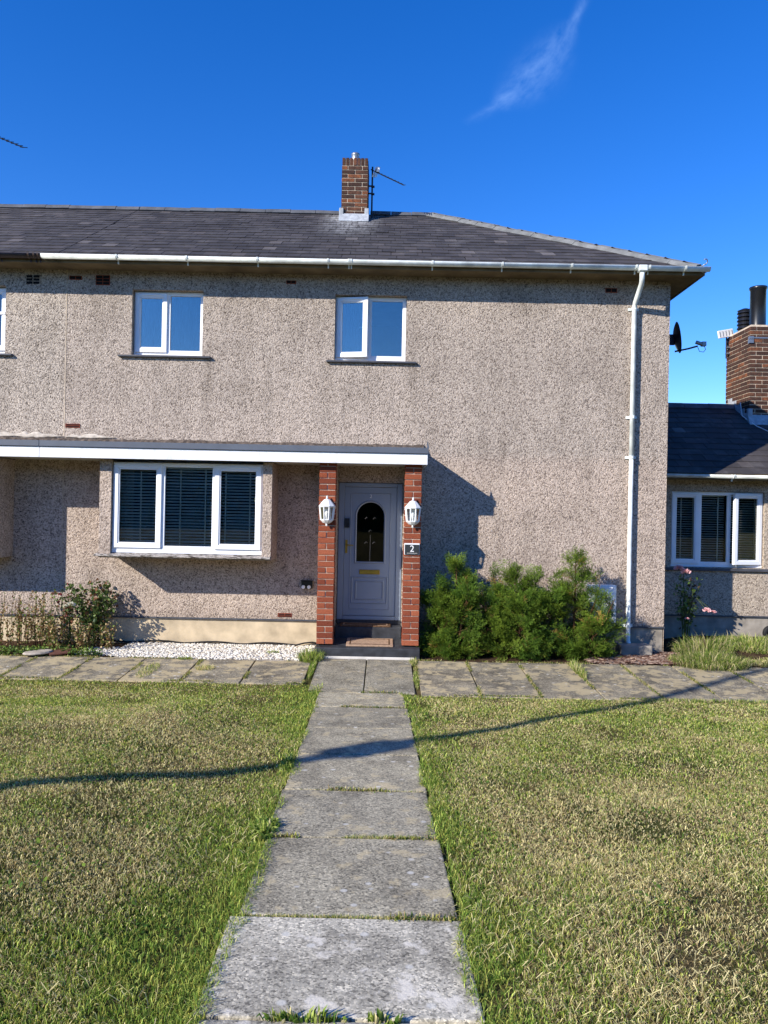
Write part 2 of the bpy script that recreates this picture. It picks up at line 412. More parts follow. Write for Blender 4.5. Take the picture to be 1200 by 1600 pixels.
nx, ny = len(xs), len(ys); ii = (np.arange(ny-1)[:, None]*nx + np.arange(nx-1)[None]).ravel()
struct(np_obj('ground', np.stack([XX.ravel(), YY.ravel(), ZZ.ravel()], 1), np.stack([ii, ii+1, ii+nx+1, ii+nx], 1), None, 'ground', smooth=True))

def path_l(D): return -.60 + (D-2.675)*(-.726+.60)/6.365
def path_r(D): return .385 + (D-2.675)*(.269-.385)/6.365
def slab_mesh(p4, mat, parent, name='slab', th=.06, lift=.006):
    """p4 = four plan corners (x,y) anticlockwise; follows the ground"""
    tilt = [R.uniform(-.003, .004) for _ in range(4)]
    top = [(x, y, float(base_z(y))+lift+tilt[i]) for i, (x, y) in enumerate(p4)]
    m = MB().hexa([(x, y, z-th) for x, y, z in top] + top)
    return m.obj(name, mat, parent, bevel=.008, seg=2)
path = struct(thing('garden_path', 'straight concrete slab path up to the porch', 'path')); del path['category']; del path['label']
Ds = [0.6, 1.6, 2.67, 3.42, 4.39, 5.28, 6.24, 7.2, 8.17, 9.03]
for i in range(len(Ds)-1):
    d0, d1 = Ds[i]+.014, Ds[i+1]-.006
    jl, jr = R.uniform(-.012, .012), R.uniform(-.012, .012)
    if i == 2: jl, jr = -.035, .005
    slab_mesh([(path_l(d0)+jl, d0+CAM_Y), (path_r(d0)+jr, d0+CAM_Y), (path_r(d1)+jr, d1+CAM_Y), (path_l(d1)+jl, d1+CAM_Y)],
              'concrete_pale' if i <= 2 else 'concrete_slab', path)
cross = struct(thing('cross_path', 'slab path along the front of the house', 'path')); del cross['category']; del cross['label']
def row(x0, x1, n, d0, d1, mat):
    e = [x0+(x1-x0)*k/n + (R.uniform(-.03, .03) if 0 < k < n else 0) for k in range(n+1)]
    for k in range(n):
        g = R.uniform(.004, .012)
        slab_mesh([(e[k]+g, d0+CAM_Y), (e[k+1]-g, d0+CAM_Y), (e[k+1]-g, d1+CAM_Y), (e[k]+g, d1+CAM_Y)], mat, cross)
row(-.86, -.20, 1, 9.045, 10.70, 'concrete_slab'); row(-.20, .42, 1, 9.045, 10.70, 'concrete_slab')
row(.47, 7.6, 10, 8.95, 10.68, 'concrete_path')
row(-8.4, -.95, 10, 9.36, 10.52, 'concrete_path')

# ------------------------------------------------------------------ house
PITCH = .57; EAVE_Y, EAVE_Z = -.36, 5.665; RIDGE_Y = 3.36; RIDGE_Z = EAVE_Z + PITCH*(RIDGE_Y-EAVE_Y)
XJ, XR = -4.825, 4.237; RIDGE_XE = .82; HIP_X = 4.58; WALL_TOP = 5.60
house = thing('semi_detached_house', 'two-storey pebbledashed house with slate roof, brick porch piers and blue front door', 'house')
nextdoor = thing('adjoining_house', 'greyer pebbledashed house joined on at the left edge, with brown gutter', 'house', (-8.5, 0, 0))

def wall_holes(x0, x1, z0, z1, holes, y, depth, name, mat, parent):
    xs = sorted({x0, x1, *[h[0] for h in holes], *[h[1] for h in holes]}); zs = sorted({z0, z1, *[h[2] for h in holes], *[h[3] for h in holes]})
    xs = [v for v in xs if x0 <= v <= x1]; zs = [v for v in zs if z0 <= v <= z1]
    m = MB(); inside = lambda a, b: any(h[0] < a < h[1] and h[2] < b < h[3] for h in holes)
    for i in range(len(xs)-1):
        for j in range(len(zs)-1):
            if not inside((xs[i]+xs[i+1])/2, (zs[j]+zs[j+1])/2):
                m.add([(xs[i], y, zs[j]), (xs[i+1], y, zs[j]), (xs[i+1], y, zs[j+1]), (xs[i], y, zs[j+1])], [(0, 1, 2, 3)])
    me = bpy.data.meshes.new(name); 
    for h in holes:
        a, b, c, d = h[:4]; c2 = max(c, z0)
        m.add([(a, y, c2), (a, y+depth, c2), (a, y+depth, d), (a, y, d)], [(3, 2, 1, 0)])
        m.add([(b, y, c2), (b, y+depth, c2), (b, y+depth, d), (b, y, d)], [(0, 1, 2, 3)])
        m.add([(a, y, d), (b, y, d), (b, y+depth, d), (a, y+depth, d)], [(0, 1, 2, 3)])
        if c >= z0: m.add([(a, y, c), (b, y, c), (b, y+depth, c), (a, y+depth, c)], [(3, 2, 1, 0)])
    me.from_pydata(m.v, [], m.f); me.update()
    return link(name, me, mat, parent)

W1 = (-3.845, -2.78, 4.32, 5.30); W2 = (-.795, .283, 4.30, 5.285); W0 = (-6.95, -5.745, 4.30, 5.32)
BAY = (-3.86, -1.75, 1.40, 2.66); DOOR = (-.69, .285, -.1, 2.47)
BACK = 2*RIDGE_Y
wall_holes(XJ, XR, .385, WALL_TOP, [W1, W2, BAY, DOOR], 0, .3, 'wall', 'roughcast', house)
MB().add([(XR, 0, -.1), (XR, BACK, -.1), (XR, BACK, WALL_TOP), (XR, 0, WALL_TOP)], [(0, 1, 2, 3)]).obj('side_wall', 'roughcast', house)
MB().add([(XJ, BACK, -.1), (XR, BACK, -.1), (XR, BACK, WALL_TOP), (XJ, BACK, WALL_TOP)], [(3, 2, 1, 0)]).obj('back_wall', 'roughcast', house)
MB().box(XJ, DOOR[0], .018, .3, -.15, .372).obj('plinth', 'plinth_cream', house)
MB().box(DOOR[1], XR-.012, .018, .3, -.15, .372).obj('plinth', 'plinth_concrete', house)
for a, b in ((XJ, DOOR[0]), (DOOR[1], XR+.012)):
    MB().box(a, b, -.012, .2, .366, .39).obj('damp_course', 'sill_slate', house)
wall_holes(-12.5, XJ, .385, WALL_TOP, [W0], 0, .3, 'wall', 'roughcast_grey', nextdoor)
MB().add([(-12.5, BACK, -.1), (XJ, BACK, -.1), (XJ, BACK, WALL_TOP), (-12.5, BACK, WALL_TOP)], [(3, 2, 1, 0)]).obj('back_wall', 'roughcast_grey', nextdoor)
MB().add([(-12.5, 0, -.1), (-12.5, BACK, -.1), (-12.5, BACK, WALL_TOP+2), (-12.5, 0, WALL_TOP)], [(3, 2, 1, 0)]).obj('side_wall', 'roughcast_grey', nextdoor)
MB().box(-12.5, XJ, .018, .3, -.15, .372).obj('plinth', 'plinth_cream', nextdoor)
MB().box(-12.5, XJ, -.012, .2, .366, .39).obj('damp_course', 'sill_slate', nextdoor)
MB().box(XJ-.012, XJ+.004, -.004, .1, .39, 5.58).obj('joint_strip', 'mortar_dark', nextdoor)

# ---- roofs
def slate_mesh(w, l, th=.0085):
    m = MB(); a = w/2-.0022
    lift = .013
    m.hexa([(-a, 0, lift-th), (a, 0, lift-th), (a, l, -th), (-a, l, -th), (-a, 0, lift), (a, 0, lift), (a, l, 0), (-a, l, 0)])
    return m
GAUGE = .235
def slate_roof(parent, org, udir, vdir, L, ulo, uhi, near_max, umid, mat='slate', matf='slate_field', w0=.205):
    """slates in rows on a plane: the nearest near_max as objects, the rest as one stuff part"""
    org = Vector(org); u = Vector(udir).normalized(); v = Vector(vdir).normalized(); n = u.cross(v)
    M = Matrix((u, v, n)).transposed()
    MB().add([org+u*ulo(0)+n*-.012, org+u*uhi(0)+n*-.012, org+u*uhi(L)+v*L+n*-.012, org+u*ulo(L)+v*L+n*-.012], [(0, 1, 2, 3)]).obj('underlay', 'black_gap', parent)
    variants = []
    for k in range(4):
        me = slate_mesh(w0, GAUGE*1.35).mesh('slate'); me.materials.append(MATS[mat]); variants.append(me)
    full = []; V = []; F = []; C = []
    rows = int(math.ceil(L/GAUGE))
    for r in range(rows):
        v0 = r*GAUGE - .02
        ln = min(GAUGE*1.35, L-v0)
        vm = v0+GAUGE*.5
        lo, hi = ulo(max(vm, 0)), uhi(min(vm, L))
        off = (w0/2 if r % 2 else 0) + R.uniform(-.03, .03)
        x = math.floor((lo-off)/w0)*w0 + off
        while x < hi:
            a, b = x, x+w0; x += w0
            if b < lo or a > hi: continue
            if a >= lo and b <= hi and ln > GAUGE*1.3: full.append(((a+b)/2, v0, r))
            else:
                a, b = max(a, lo), min(b, hi)
                if b-a > .03: full.append(((a+b)/2, v0, r, b-a, ln))
    key = lambda q: (q[2] + abs(q[0]-umid)*.35)
    objs = sorted([q for q in full if len(q) == 3], key=key)[:near_max]
    so = set(objs)
    for q in full:
        nj = R.gauss(0, .002); sl = R.gauss(0, .004)
        if q in so:
            o = bpy.data.objects.new('slate', variants[R.randrange(4)]); COL.objects.link(o); o.parent = parent
            T = Matrix.Translation(org + u*(q[0]+R.uniform(-.003, .003)) + v*(q[1]+R.uniform(-.006, .006)) + n*(.002+abs(nj))) @ M.to_4x4() @ Matrix.Rotation(sl, 4, 'Y') @ Matrix.Rotation(R.gauss(0, .006), 4, 'Z')
            o.matrix_basis = Matrix.Translation(-parent.matrix_basis.translation - (parent.parent.matrix_basis.translation if parent.parent else Vector())) @ T
        else:
            w, ln = (q[3], q[4]) if len(q) == 5 else (w0, GAUGE*1.35)
            m = slate_mesh(w, ln); o0 = len(V); c = R.random()
            jx, jy = R.uniform(-.003, .003), R.uniform(-.006, .006)
            for p in m.v:
                P = org + u*(p[0]+q[0]+jx) + v*(p[1]+q[1]+jy) + n*(p[2]+.002+abs(nj)+p[0]*sl); V.append(tuple(P)); C.append((c, c, c))
            F += [tuple(i+o0 for i in f) for f in m.f]
    if V: stuff(np_obj('slates', V, F, C, matf, parent))
SL = math.hypot(RIDGE_Y-EAVE_Y, RIDGE_Z-EAVE_Z); cs = (RIDGE_Y-EAVE_Y)/SL; sn = (RIDGE_Z-EAVE_Z)/SL
roof = MB().box(XJ+.02, HIP_X-.1, EAVE_Y+.03, EAVE_Y+.05, 5.60, 5.66).obj('roof', 'soffit_timber', house)
hip = lambda v: HIP_X - (HIP_X-RIDGE_XE)*v/SL
slate_roof(roof, (0, EAVE_Y, EAVE_Z), (1, 0, 0), (0, cs, sn), SL, lambda v: XJ-.04, hip, 300, 0)
# hipped end and rear slope
hl = HIP_X-RIDGE_XE; hz = RIDGE_Z-EAVE_Z; SLs = math.hypot(hl, hz)
slate_roof(roof, (HIP_X, RIDGE_Y, EAVE_Z), (0, 1, 0), (-hl/SLs, 0, hz/SLs), SLs, lambda v: -(RIDGE_Y-EAVE_Y)*(1-v/SLs), lambda v: (RIDGE_Y-EAVE_Y)*(1-v/SLs), 0, 0)
BY = 2*RIDGE_Y-EAVE_Y
MB().add([(XJ, BY, EAVE_Z), (HIP_X, BY, EAVE_Z), (RIDGE_XE, RIDGE_Y, RIDGE_Z), (XJ, RIDGE_Y, RIDGE_Z)], [(3, 2, 1, 0)]).obj('rear_slope', 'slate_field', roof)
nroof = MB().box(-12.5, XJ-.02, EAVE_Y+.03, EAVE_Y+.05, 5.60, 5.66).obj('roof', 'soffit_timber', nextdoor)
slate_roof(nroof, (0, EAVE_Y, EAVE_Z), (1, 0, 0), (0, cs, sn), SL, lambda v: -12.5, lambda v: XJ-.05, 150, -5.0)
MB().add([(-12.5, BY, EAVE_Z), (XJ, BY, EAVE_Z), (XJ, RIDGE_Y, RIDGE_Z), (-12.5, RIDGE_Y, RIDGE_Z)], [(3, 2, 1, 0)]).obj('rear_slope', 'slate_field', nroof)

def ridge_tile_mesh(name, l, mat, r=.12):
    m = MB(); pr = [(-r, -.075), (-r*.62, -.008), (0, .028), (r*.62, -.008), (r, -.075)]
    t0 = .016
    for s, xx in ((0, -l/2), (1, l/2)):
        k = 1.0 if s else 1.06
        m.v += [(xx, a*k, b*k) for a, b in pr] + [(xx, a*k*.86, b*k-t0) for a, b in pr]
    n = 10
    for i in range(4):
        m.f += [(i, i+1, n+i+1, n+i), (5+i, n+5+i, n+6+i, 6+i), (i, 5+i, 6+i, i+1), (n+i, n+i+1, n+6+i, n+5+i)]
    m.f += [(0, n, n+5, 5), (4, 9, n+9, n+4)]
    me = m.mesh(name); me.materials.append(MATS[mat]); return me
def ridge_line(parent, p0, p1, mat, l=.46, r=.12):
    p0, p1 = Vector(p0), Vector(p1); d = (p1-p0); n = max(1, round(d.length/l)); step = d.length/n
    me = ridge_tile_mesh('ridge_tile', step-.008, mat, r); x = d.normalized(); z = Vector((0, 0, 1)); y = z.cross(x).normalized(); z = x.cross(y)
    M = Matrix((x, y, z)).transposed().to_4x4()
    off = -(parent.matrix_basis.translation + (parent.parent.matrix_basis.translation if parent.parent else Vector()))
    for i in range(n):
        o = bpy.data.objects.new('ridge_tile', me); COL.objects.link(o); o.parent = parent
        o.matrix_basis = Matrix.Translation(off + p0 + x*(step*(i+.5)) + Vector((0, 0, .045+R.gauss(0, .004)))) @ M @ Matrix.Rotation(R.gauss(0, .012), 4, 'Y') @ Matrix.Rotation(R.gauss(0, .012), 4, 'Z')
ridge_line(roof, (XJ, RIDGE_Y, RIDGE_Z), (-.95, RIDGE_Y, RIDGE_Z), 'ridge_dark')
ridge_line(roof, (-.38, RIDGE_Y, RIDGE_Z), (RIDGE_XE, RIDGE_Y, RIDGE_Z), 'ridge_dark')
ridge_line(nroof, (-12.5, RIDGE_Y, RIDGE_Z), (XJ-.01, RIDGE_Y, RIDGE_Z), 'ridge_dark')
ridge_line(roof, (RIDGE_XE, RIDGE_Y, RIDGE_Z), (HIP_X-.03, EAVE_Y+.03, EAVE_Z), 'ridge_pale', .44, .165)
ridge_line(roof, (RIDGE_XE, RIDGE_Y, RIDGE_Z), (HIP_X-.03, BY-.03, EAVE_Z), 'ridge_pale', .44, .165)
hk = [(4.50, -.30, 5.70), (4.56, -.38, 5.70)] + [(4.585+.028*math.cos(a), -.41-.012*math.sin(a), 5.752+.035*math.sin(a)) for a in np.linspace(-1.6, 2.6, 9)]
MB().tube(hk, .008, 6).obj('hip_iron', 'metal_grey', roof, smooth=True)

# soffits and fascias
for (a, b, p) in ((XJ, XR+.34, house), (-12.5, XJ-.004, nextdoor)):
    MB().box(a, b, EAVE_Y, .01, 5.572, 5.59).obj('soffit', 'soffit_timber', p)
    MB().box(a, b, EAVE_Y-.018, EAVE_Y-.002, 5.56, 5.665).obj('fascia_board', 'soffit_timber', p)
MB().box(XR-.02, XR+.34, .012, BACK+.3, 5.572, 5.59).obj('soffit', 'soffit_timber', house)
MB().box(XR+.342, XR+.358, EAVE_Y-.018, BACK+.3, 5.56, 5.665).obj('fascia_board', 'soffit_timber', house)

# gutters
def half_pipe(p0, p1, r, inward):
    """half-round gutter from p0 to p1, open to the sky"""
    p0, p1 = Vector(p0), Vector(p1); x = (p1-p0).normalized(); w = Vector((0, 0, 1)); s = x.cross(w)
    m = MB(); N = 9
    for p in (p0, p1):
        for rr in (r, r*.9):
            for k in range(N):
                a = math.pi*k/(N-1); m.v.append(tuple(p + s*(rr*math.cos(a)) - w*(rr*math.sin(a)*1.08)))
    for k in range(N-1):
        m.f += [(k, k+1, 2*N+k+1, 2*N+k), (N+k, 3*N+k, 3*N+k+1, N+k+1), (k, N+k, N+k+1, k+1), (2*N+k, 2*N+k+1, 3*N+k+1, 3*N+k)]
    m.f += [(0, 2*N, 3*N, N), (N-1, 2*N-1, 4*N-1, 3*N-1)]
    return m
GY, GZ, GRAD = EAVE_Y-.074, 5.655, .055
g = half_pipe((-5.02, GY, GZ), (HIP_X+.06, GY, GZ), GRAD, 0).obj('gutter', 'gutter_white', house, smooth=True)
half_pipe((HIP_X+.06-GRAD, GY+GRAD, GZ-.004), (HIP_X+.06-GRAD, BACK+.3, GZ-.004), GRAD, 0).obj('gutter', 'gutter_white', house, smooth=True)
def clip_mesh(mat):
    m = MB(); N = 9
    for xx in (-.013, .013):
        for rr in (GRAD+.009, GRAD+.001):
            for k in range(N):
                a = math.pi*k/(N-1); m.v.append((xx, rr*math.cos(a), -rr*math.sin(a)*1.08 + .006))
    for k in range(N-1):
        m.f += [(k, k+1, 2*N+k+1, 2*N+k), (N+k, 3*N+k, 3*N+k+1, N+k+1), (k, N+k, N+k+1, k+1), (2*N+k, 2*N+k+1, 3*N+k+1, 3*N+k)]
    m.f += [(0, 2*N, 3*N, N), (N-1, 2*N-1, 4*N-1, 3*N-1)]
    m.box(-.009, .009, .045, .07, -.1, .01)
    me = m.mesh('gutter_bracket'); me.materials.append(MATS[mat]); return me
cw_ = clip_mesh('gutter_white'); cb_ = clip_mesh('gutter_brown')
for x in (-3.93, -2.92, -1.90, -.88, -.58, -.545, .63, 1.64, 2.64, 3.57, 3.76, 4.28):
    o = bpy.data.objects.new('gutter_bracket', cw_); COL.objects.link(o); o.parent = g; o.location = (x, GY, GZ)
gb = half_pipe((-12.5, GY, GZ), (-5.03, GY, GZ), GRAD, 0).obj('gutter', 'gutter_brown', nextdoor, smooth=True)
for x in (-6.6, -5.62, -5.2, -5.12, -5.06):
    o = bpy.data.objects.new('gutter_bracket', cb_); COL.objects.link(o); o.parent = gb; o.location = (x, GY, GZ)
dp = MB().tube([(3.665, GY, 5.62), (3.665, GY, 5.49), (3.675, GY+.05, 5.42), (3.68, -.1, 5.22), (3.68, -.065, 5.14), (3.68, -.062, 2.9)], .037, 10)
dp.tube([(3.68, -.062, 2.93), (3.68, -.062, 1.6), (3.682, -.062, .19), (3.69, -.075, .14), (3.70, -.13, .09)], .034, 10)
dp = dp.obj('downpipe', 'gutter_white', house, smooth=True)
MB().box(3.60, 3.73, GY-.062, GY+.062, 5.575, 5.665).obj('outlet', 'gutter_white', dp, bevel=.012)
for z in (5.14, 3.52, 2.92, .40):
    MB().tube([(3.68, -.062, z-.02), (3.68, -.062, z+.02)], .044, 10).box(3.60, 3.76, -.02, -.003, z-.02, z+.02).obj('pipe_clip', 'gutter_white', dp)

# ---- windows
def ring(m, x0, x1, z0, z1, y0, y1, w):
    """mitred rectangular frame"""
    o = [(x0, z0), (x1, z0), (x1, z1), (x0, z1)]; i = [(x0+w, z0+w), (x1-w, z0+w), (x1-w, z1-w), (x0+w, z1-w)]
    for k in range(4):
        a, b, c, d = o[k], o[(k+1) % 4], i[(k+1) % 4], i[k]
        m.hexa([(a[0], y0, a[1]), (b[0], y0, b[1]), (c[0], y0, c[1]), (d[0], y0, d[1]),
                (a[0], y1, a[1]), (b[0], y1, b[1]), (c[0], y1, c[1]), (d[0], y1, d[1])])
    return m
def window(parent, box, yf, lights, glassm, sill=None, room=True, bottom=.03, name='window', silly=None):
    """lights: list of (x0, x1, kind, angle) kind in 'sash','fixed'; yf = front of frame"""
    x0, x1, z0, z1 = box; fw = .038
    m = MB(); ring(m, x0+.004, x1-.004, z0+.004, z1-.004, yf, yf+.065, fw)
    for a, b in zip(lights[:-1], lights[1:]): m.box(a[1]-.019, b[0]+.019, yf+.001, yf+.064, z0+fw, z1-fw)
    if bottom: m.box(x0+.004+fw, x1-.004-fw, yf+.002, yf+.063, z0+fw, z0+fw+bottom)
    w = m.obj(name, 'pvc_white', parent, bevel=.003)
    for a, b, kind, ang in lights:
        lz0, lz1 = z0+fw+bottom, z1-fw
        la = x0+fw if a == lights[0][0] else a+.017; lb = x1-fw if b == lights[-1][1] else b-.017
        if kind == 'sash':
            sw = .062; hinge = la if ang >= 0 else lb
            f = MB(); ring(f, la-.012-hinge, lb+.012-hinge, lz0-.012, lz1+.012, -.022, .035, sw)
            ring(f, la+.012+sw-.024-hinge, lb-.012-sw+.024-hinge, lz0+.012+sw-.024, lz1-.012-sw+.024, -.012, .02, .018)
            so = f.obj('sash', 'pvc_white', w, bevel=.004); so.location = (hinge, yf, 0)
            so.rotation_euler[2] = -ang
            p = MB().box(la+sw-.014-hinge, lb-sw+.014-hinge, .004, .010, lz0+sw-.014, lz1-sw+.014).obj('pane', glassm, w)
            p.location = so.location; p.rotation_euler = so.rotation_euler
            mid = (la+lb)/2-hinge
            tv = MB().box(mid-.15, mid+.15, -.034, -.022, lz1-.028, lz1-.010).obj('trickle_vent', 'pvc_white', w, bevel=.003)
            tv.location = so.location; tv.rotation_euler = so.rotation_euler
        else:
            f = MB(); ring(f, la, lb, lz0, lz1, yf+.004, yf+.05, .024); f.obj('glazing_bead', 'pvc_white', w, bevel=.004)
            MB().box(la+.02, lb-.02, yf+.022, yf+.028, lz0+.02, lz1-.02).obj('pane', glassm, w)
    if sill:
        sx0, sx1, th = sill
        sy = silly if silly is not None else -.055
        m = MB().hexa([(sx0, sy, z0-th-.004), (sx1, sy, z0-th-.004), (sx1, yf+.02, z0-th-.004), (sx0, yf+.02, z0-th-.004),
                   (sx0, sy, z0-.012), (sx1, sy, z0-.012), (sx1, yf+.02, z0+.002), (sx0, yf+.02, z0+.002)])
        m.obj('sill', 'sill_slate', w, bevel=.004)
    if room:
        m = MB(); a, b, c, d = x0-.25, x1+.25, z0-.3, z1+.15; y0, y1 = .302, 2.6
        P = [(a, y0, c), (b, y0, c), (b, y0, d), (a, y0, d), (a, y1, c), (b, y1, c), (b, y1, d), (a, y1, d)]
        m.add(P, [(4, 5, 6, 7), (0, 4, 7, 3), (1, 2, 6, 5), (0, 1, 5, 4), (3, 7, 6, 2)])
        # wall round the opening, room side
        m.add([(x0, y0, z0), (x1, y0, z0), (x1, y0, z1), (x0, y0, z1)], [])
        q = len(m.v)-4
        m.f += [(0, 1, q+1, q), (1, 2, q+2, q+1), (2, 3, q+3, q+2), (3, 0, q, q+3)]
        m.obj('room', 'room_pale', w)
    return w
w1 = window(house, W1, .10, [(W1[0], -3.335, 'sash', 0), (-3.335, W1[1], 'fixed', 0)], 'glass_coated', (-4.03, -2.65, .035))
w2 = window(house, W2, .10, [(W2[0], -.285, 'sash', .19), (-.285, W2[1], 'fixed', 0)], 'glass_coated', (-.91, .437, .035))
MB().box(-.43, -.33, .06, .075, 4.80, 4.825).obj('handle', 'pvc_white', w2, bevel=.004)
w0 = window(nextdoor, W0, .10, [(W0[0], -6.35, 'sash', 0), (-6.35, W0[1], 'sash', 0)], 'glass_coated', (-7.1, -5.62, .035))
MB().box(-6.33, W0[1]-.04, .07, .13, 4.90, 4.945).obj('transom', 'pvc_white', w0, bevel=.003)

plain('net_curtain', srgb(128, 132, 134), .9, .1, .08, 3)
def net(parent, x0, x1, z0, z1, y):
    m = MB(); n = 90; xs_ = [x0+(x1-x0)*k/n for k in range(n+1)]
    for k in range(n+1):
        yy_ = y+.018*math.sin(k*1.05)+.01*math.sin(k*.37+1); m.v += [(xs_[k], yy_, z0), (xs_[k], yy_-.004, z1)]
    m.f = [(2*k, 2*k+2, 2*k+3, 2*k+1) for k in range(n)]
    m.obj('net_curtain', 'net_curtain', parent, smooth=True)
net(w1, W1[0]+.01, W1[1]-.01, W1[2]+.01, W1[3]-.01, .26); net(w0, W0[0]+.01, W0[1]-.01, W0[2]+.01, W0[3]-.01, .26)
net(w2, W2[0]+.01, -.30, W2[2]+.01, W2[3]-.01, .27)
# bay window
bay = MB().box(-4.05, -3.885, -.62, -.002, 1.355, 2.70).box(-1.73, -1.60, -.62, -.002, 1.355, 2.70).box(-4.05, -1.60, -.62, -.002, 1.305, 1.353)
bay = bay.obj('bay_wall', 'roughcast', house)
BW = (-3.883, -1.732, 1.372, 2.672)
bw = window(house, BW, -.565, [(BW[0], -3.175, 'sash', 0), (-3.175, -2.42, 'fixed', 0), (-2.42, BW[1], 'sash', 0)], 'glass_clear', None, False, .05, 'bay_window')
MB().hexa([(-4.10, -.68, 1.325), (-1.60, -.68, 1.325), (-1.60, -.55, 1.325), (-4.10, -.55, 1.325), (-4.10, -.68, 1.350), (-1.60, -.68, 1.350), (-1.60, -.55, 1.372), (-4.10, -.55, 1.372)]).obj('sill', 'peeling_sill', bw, bevel=.004)
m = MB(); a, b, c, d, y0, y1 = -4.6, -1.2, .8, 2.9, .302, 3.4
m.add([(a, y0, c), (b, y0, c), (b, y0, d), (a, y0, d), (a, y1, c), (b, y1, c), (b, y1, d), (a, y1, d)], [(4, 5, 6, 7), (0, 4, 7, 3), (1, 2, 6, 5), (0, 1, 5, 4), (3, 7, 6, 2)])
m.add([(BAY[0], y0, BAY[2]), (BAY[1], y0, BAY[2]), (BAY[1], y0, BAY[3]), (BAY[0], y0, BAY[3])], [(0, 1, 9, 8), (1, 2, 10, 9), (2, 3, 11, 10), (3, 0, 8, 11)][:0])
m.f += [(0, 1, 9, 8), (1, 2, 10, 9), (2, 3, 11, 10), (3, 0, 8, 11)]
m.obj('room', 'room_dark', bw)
def blind(label, x0, x1, z0, z1, y, tapes, tilt=.9, pitch=.044, group=None):
    t = thing('venetian_blind', label, 'blind', ((x0+x1)/2, y, z1), group)
    n = int((z1-z0-.05)/pitch)
    sm = MB().box(-(x1-x0)/2, (x1-x0)/2, -.024, .024, -.0012, .0012).mesh('slat'); sm.materials.append(MATS['blind_slat'])
    for k in range(n):
        o = bpy.data.objects.new('slat', sm); COL.objects.link(o); o.parent = t
        o.location = (0, 0, -.05-pitch*(k+.5)); o.rotation_euler[0] = tilt + R.gauss(0, .03)
    MB().box(x0, x1, y-.025, y+.025, z1-.045, z1).obj('headrail', 'blind_slat', t)
    for tx_ in tapes: MB().box(tx_-.009, tx_+.009, y-.028, y-.026, z0, z1-.04).obj('tape', 'blind_tape', t)
    return t
blind('slatted blind in the left casement of the bay window', -3.83, -3.215, 1.45, 2.63, -.465, [-3.5], .5, group='blinds in the bay window')
blind('slatted blind with two tapes in the wide middle pane of the bay window', -3.175, -2.43, 1.45, 2.63, -.465, [-2.93, -2.57], .5, group='blinds in the bay window')
blind('slatted blind in the right casement of the bay window', -2.39, -1.79, 1.45, 2.63, -.465, [-2.28, -1.93], .5, group='blinds in the bay window')
# next door's bay: its right cheek reaches into the picture
nb_ = MB().box(-5.70, -5.56, -.62, -.002, 1.305, 2.70).box(-8.0, -7.86, -.62, -.002, 1.305, 2.70).box(-8.0, -5.56, -.621, -.002, 1.255, 1.303)
nb_.obj('bay_wall', 'roughcast_grey', nextdoor)
NBW = (-7.858, -5.702, 1.372, 2.672)
window(nextdoor, NBW, -.565, [(NBW[0], -7.1, 'sash', 0), (-7.1, -6.4, 'fixed', 0), (-6.4, NBW[1], 'sash', 0)], 'glass_clear', None, False, .05, 'bay_window')
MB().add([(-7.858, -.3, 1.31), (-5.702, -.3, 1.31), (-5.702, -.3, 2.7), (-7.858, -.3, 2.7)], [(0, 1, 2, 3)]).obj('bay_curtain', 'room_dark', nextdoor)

# ---- canopy over bay and porch
for (a, b, p) in ((XJ, .575, house), (-12.5, XJ-.004, nextdoor)):
    c = MB().hexa([(a, -.80, 2.715), (b, -.80, 2.715), (b, -.003, 2.715), (a, -.003, 2.715), (a, -.80, 2.92), (b, -.80, 2.92), (b, -.003, 2.955), (a, -.003, 2.955)]).obj('canopy', 'soffit_white', p)
    MB().box(a, b+(.02 if p is house else 0), -.822, -.802, 2.70, 2.85).obj('fascia_board', 'grimy_white', c, bevel=.003)
    f = MB().box(a, b+(.03 if p is house else 0), -.838, -.79, 2.853, 2.936)
    f.box(a, b+(.034 if p is house else 0), -.845, -.838, 2.853, 2.866)
    f.obj('roof_trim', 'trim_grey', c, bevel=.003)
    if p is house:
        MB().box(.577, .597, -.80, -.003, 2.70, 2.85).obj('fascia_board', 'grimy_white', c, bevel=.003)
        MB().box(.56, .606, -.788, -.003, 2.853, 2.936).obj('roof_trim', 'trim_grey', c, bevel=.003)
        MB().hexa([(.585, -.80, 2.935), (.615, -.80, 2.935), (.615, -.77, 2.935), (.585, -.77, 2.935), (.585, -.79, 3.03), (.592, -.79, 3.03), (.592, -.78, 3.03), (.585, -.78, 3.03)]).obj('flashing_spike', 'trim_grey', c)
    # ragged mortar fillet where the canopy meets the wall
    m = MB(); n = int((b-a)/.045); pr = None
    for k in range(n+1):
        x = a + (b-a)*k/n; h = .085 + .02*float(fbm(np.array([x*5.]), np.array([3.]), 9)[0]) + R.uniform(-.008, .008); dpt = .05+R.uniform(-.012, .012)
        pr2 = [(x, -.003, 2.95), (x, -dpt-.03, 2.952), (x, -dpt, 2.952+h*.6), (x, -.004, 2.952+h)]
        if pr:
            o = len(m.v); m.v += pr+pr2; m.f += [(o+i, o+i+1, o+5+i, o+4+i) for i in range(3)]
        pr = pr2
    m.obj('mortar_fillet', 'felt_edge', c)
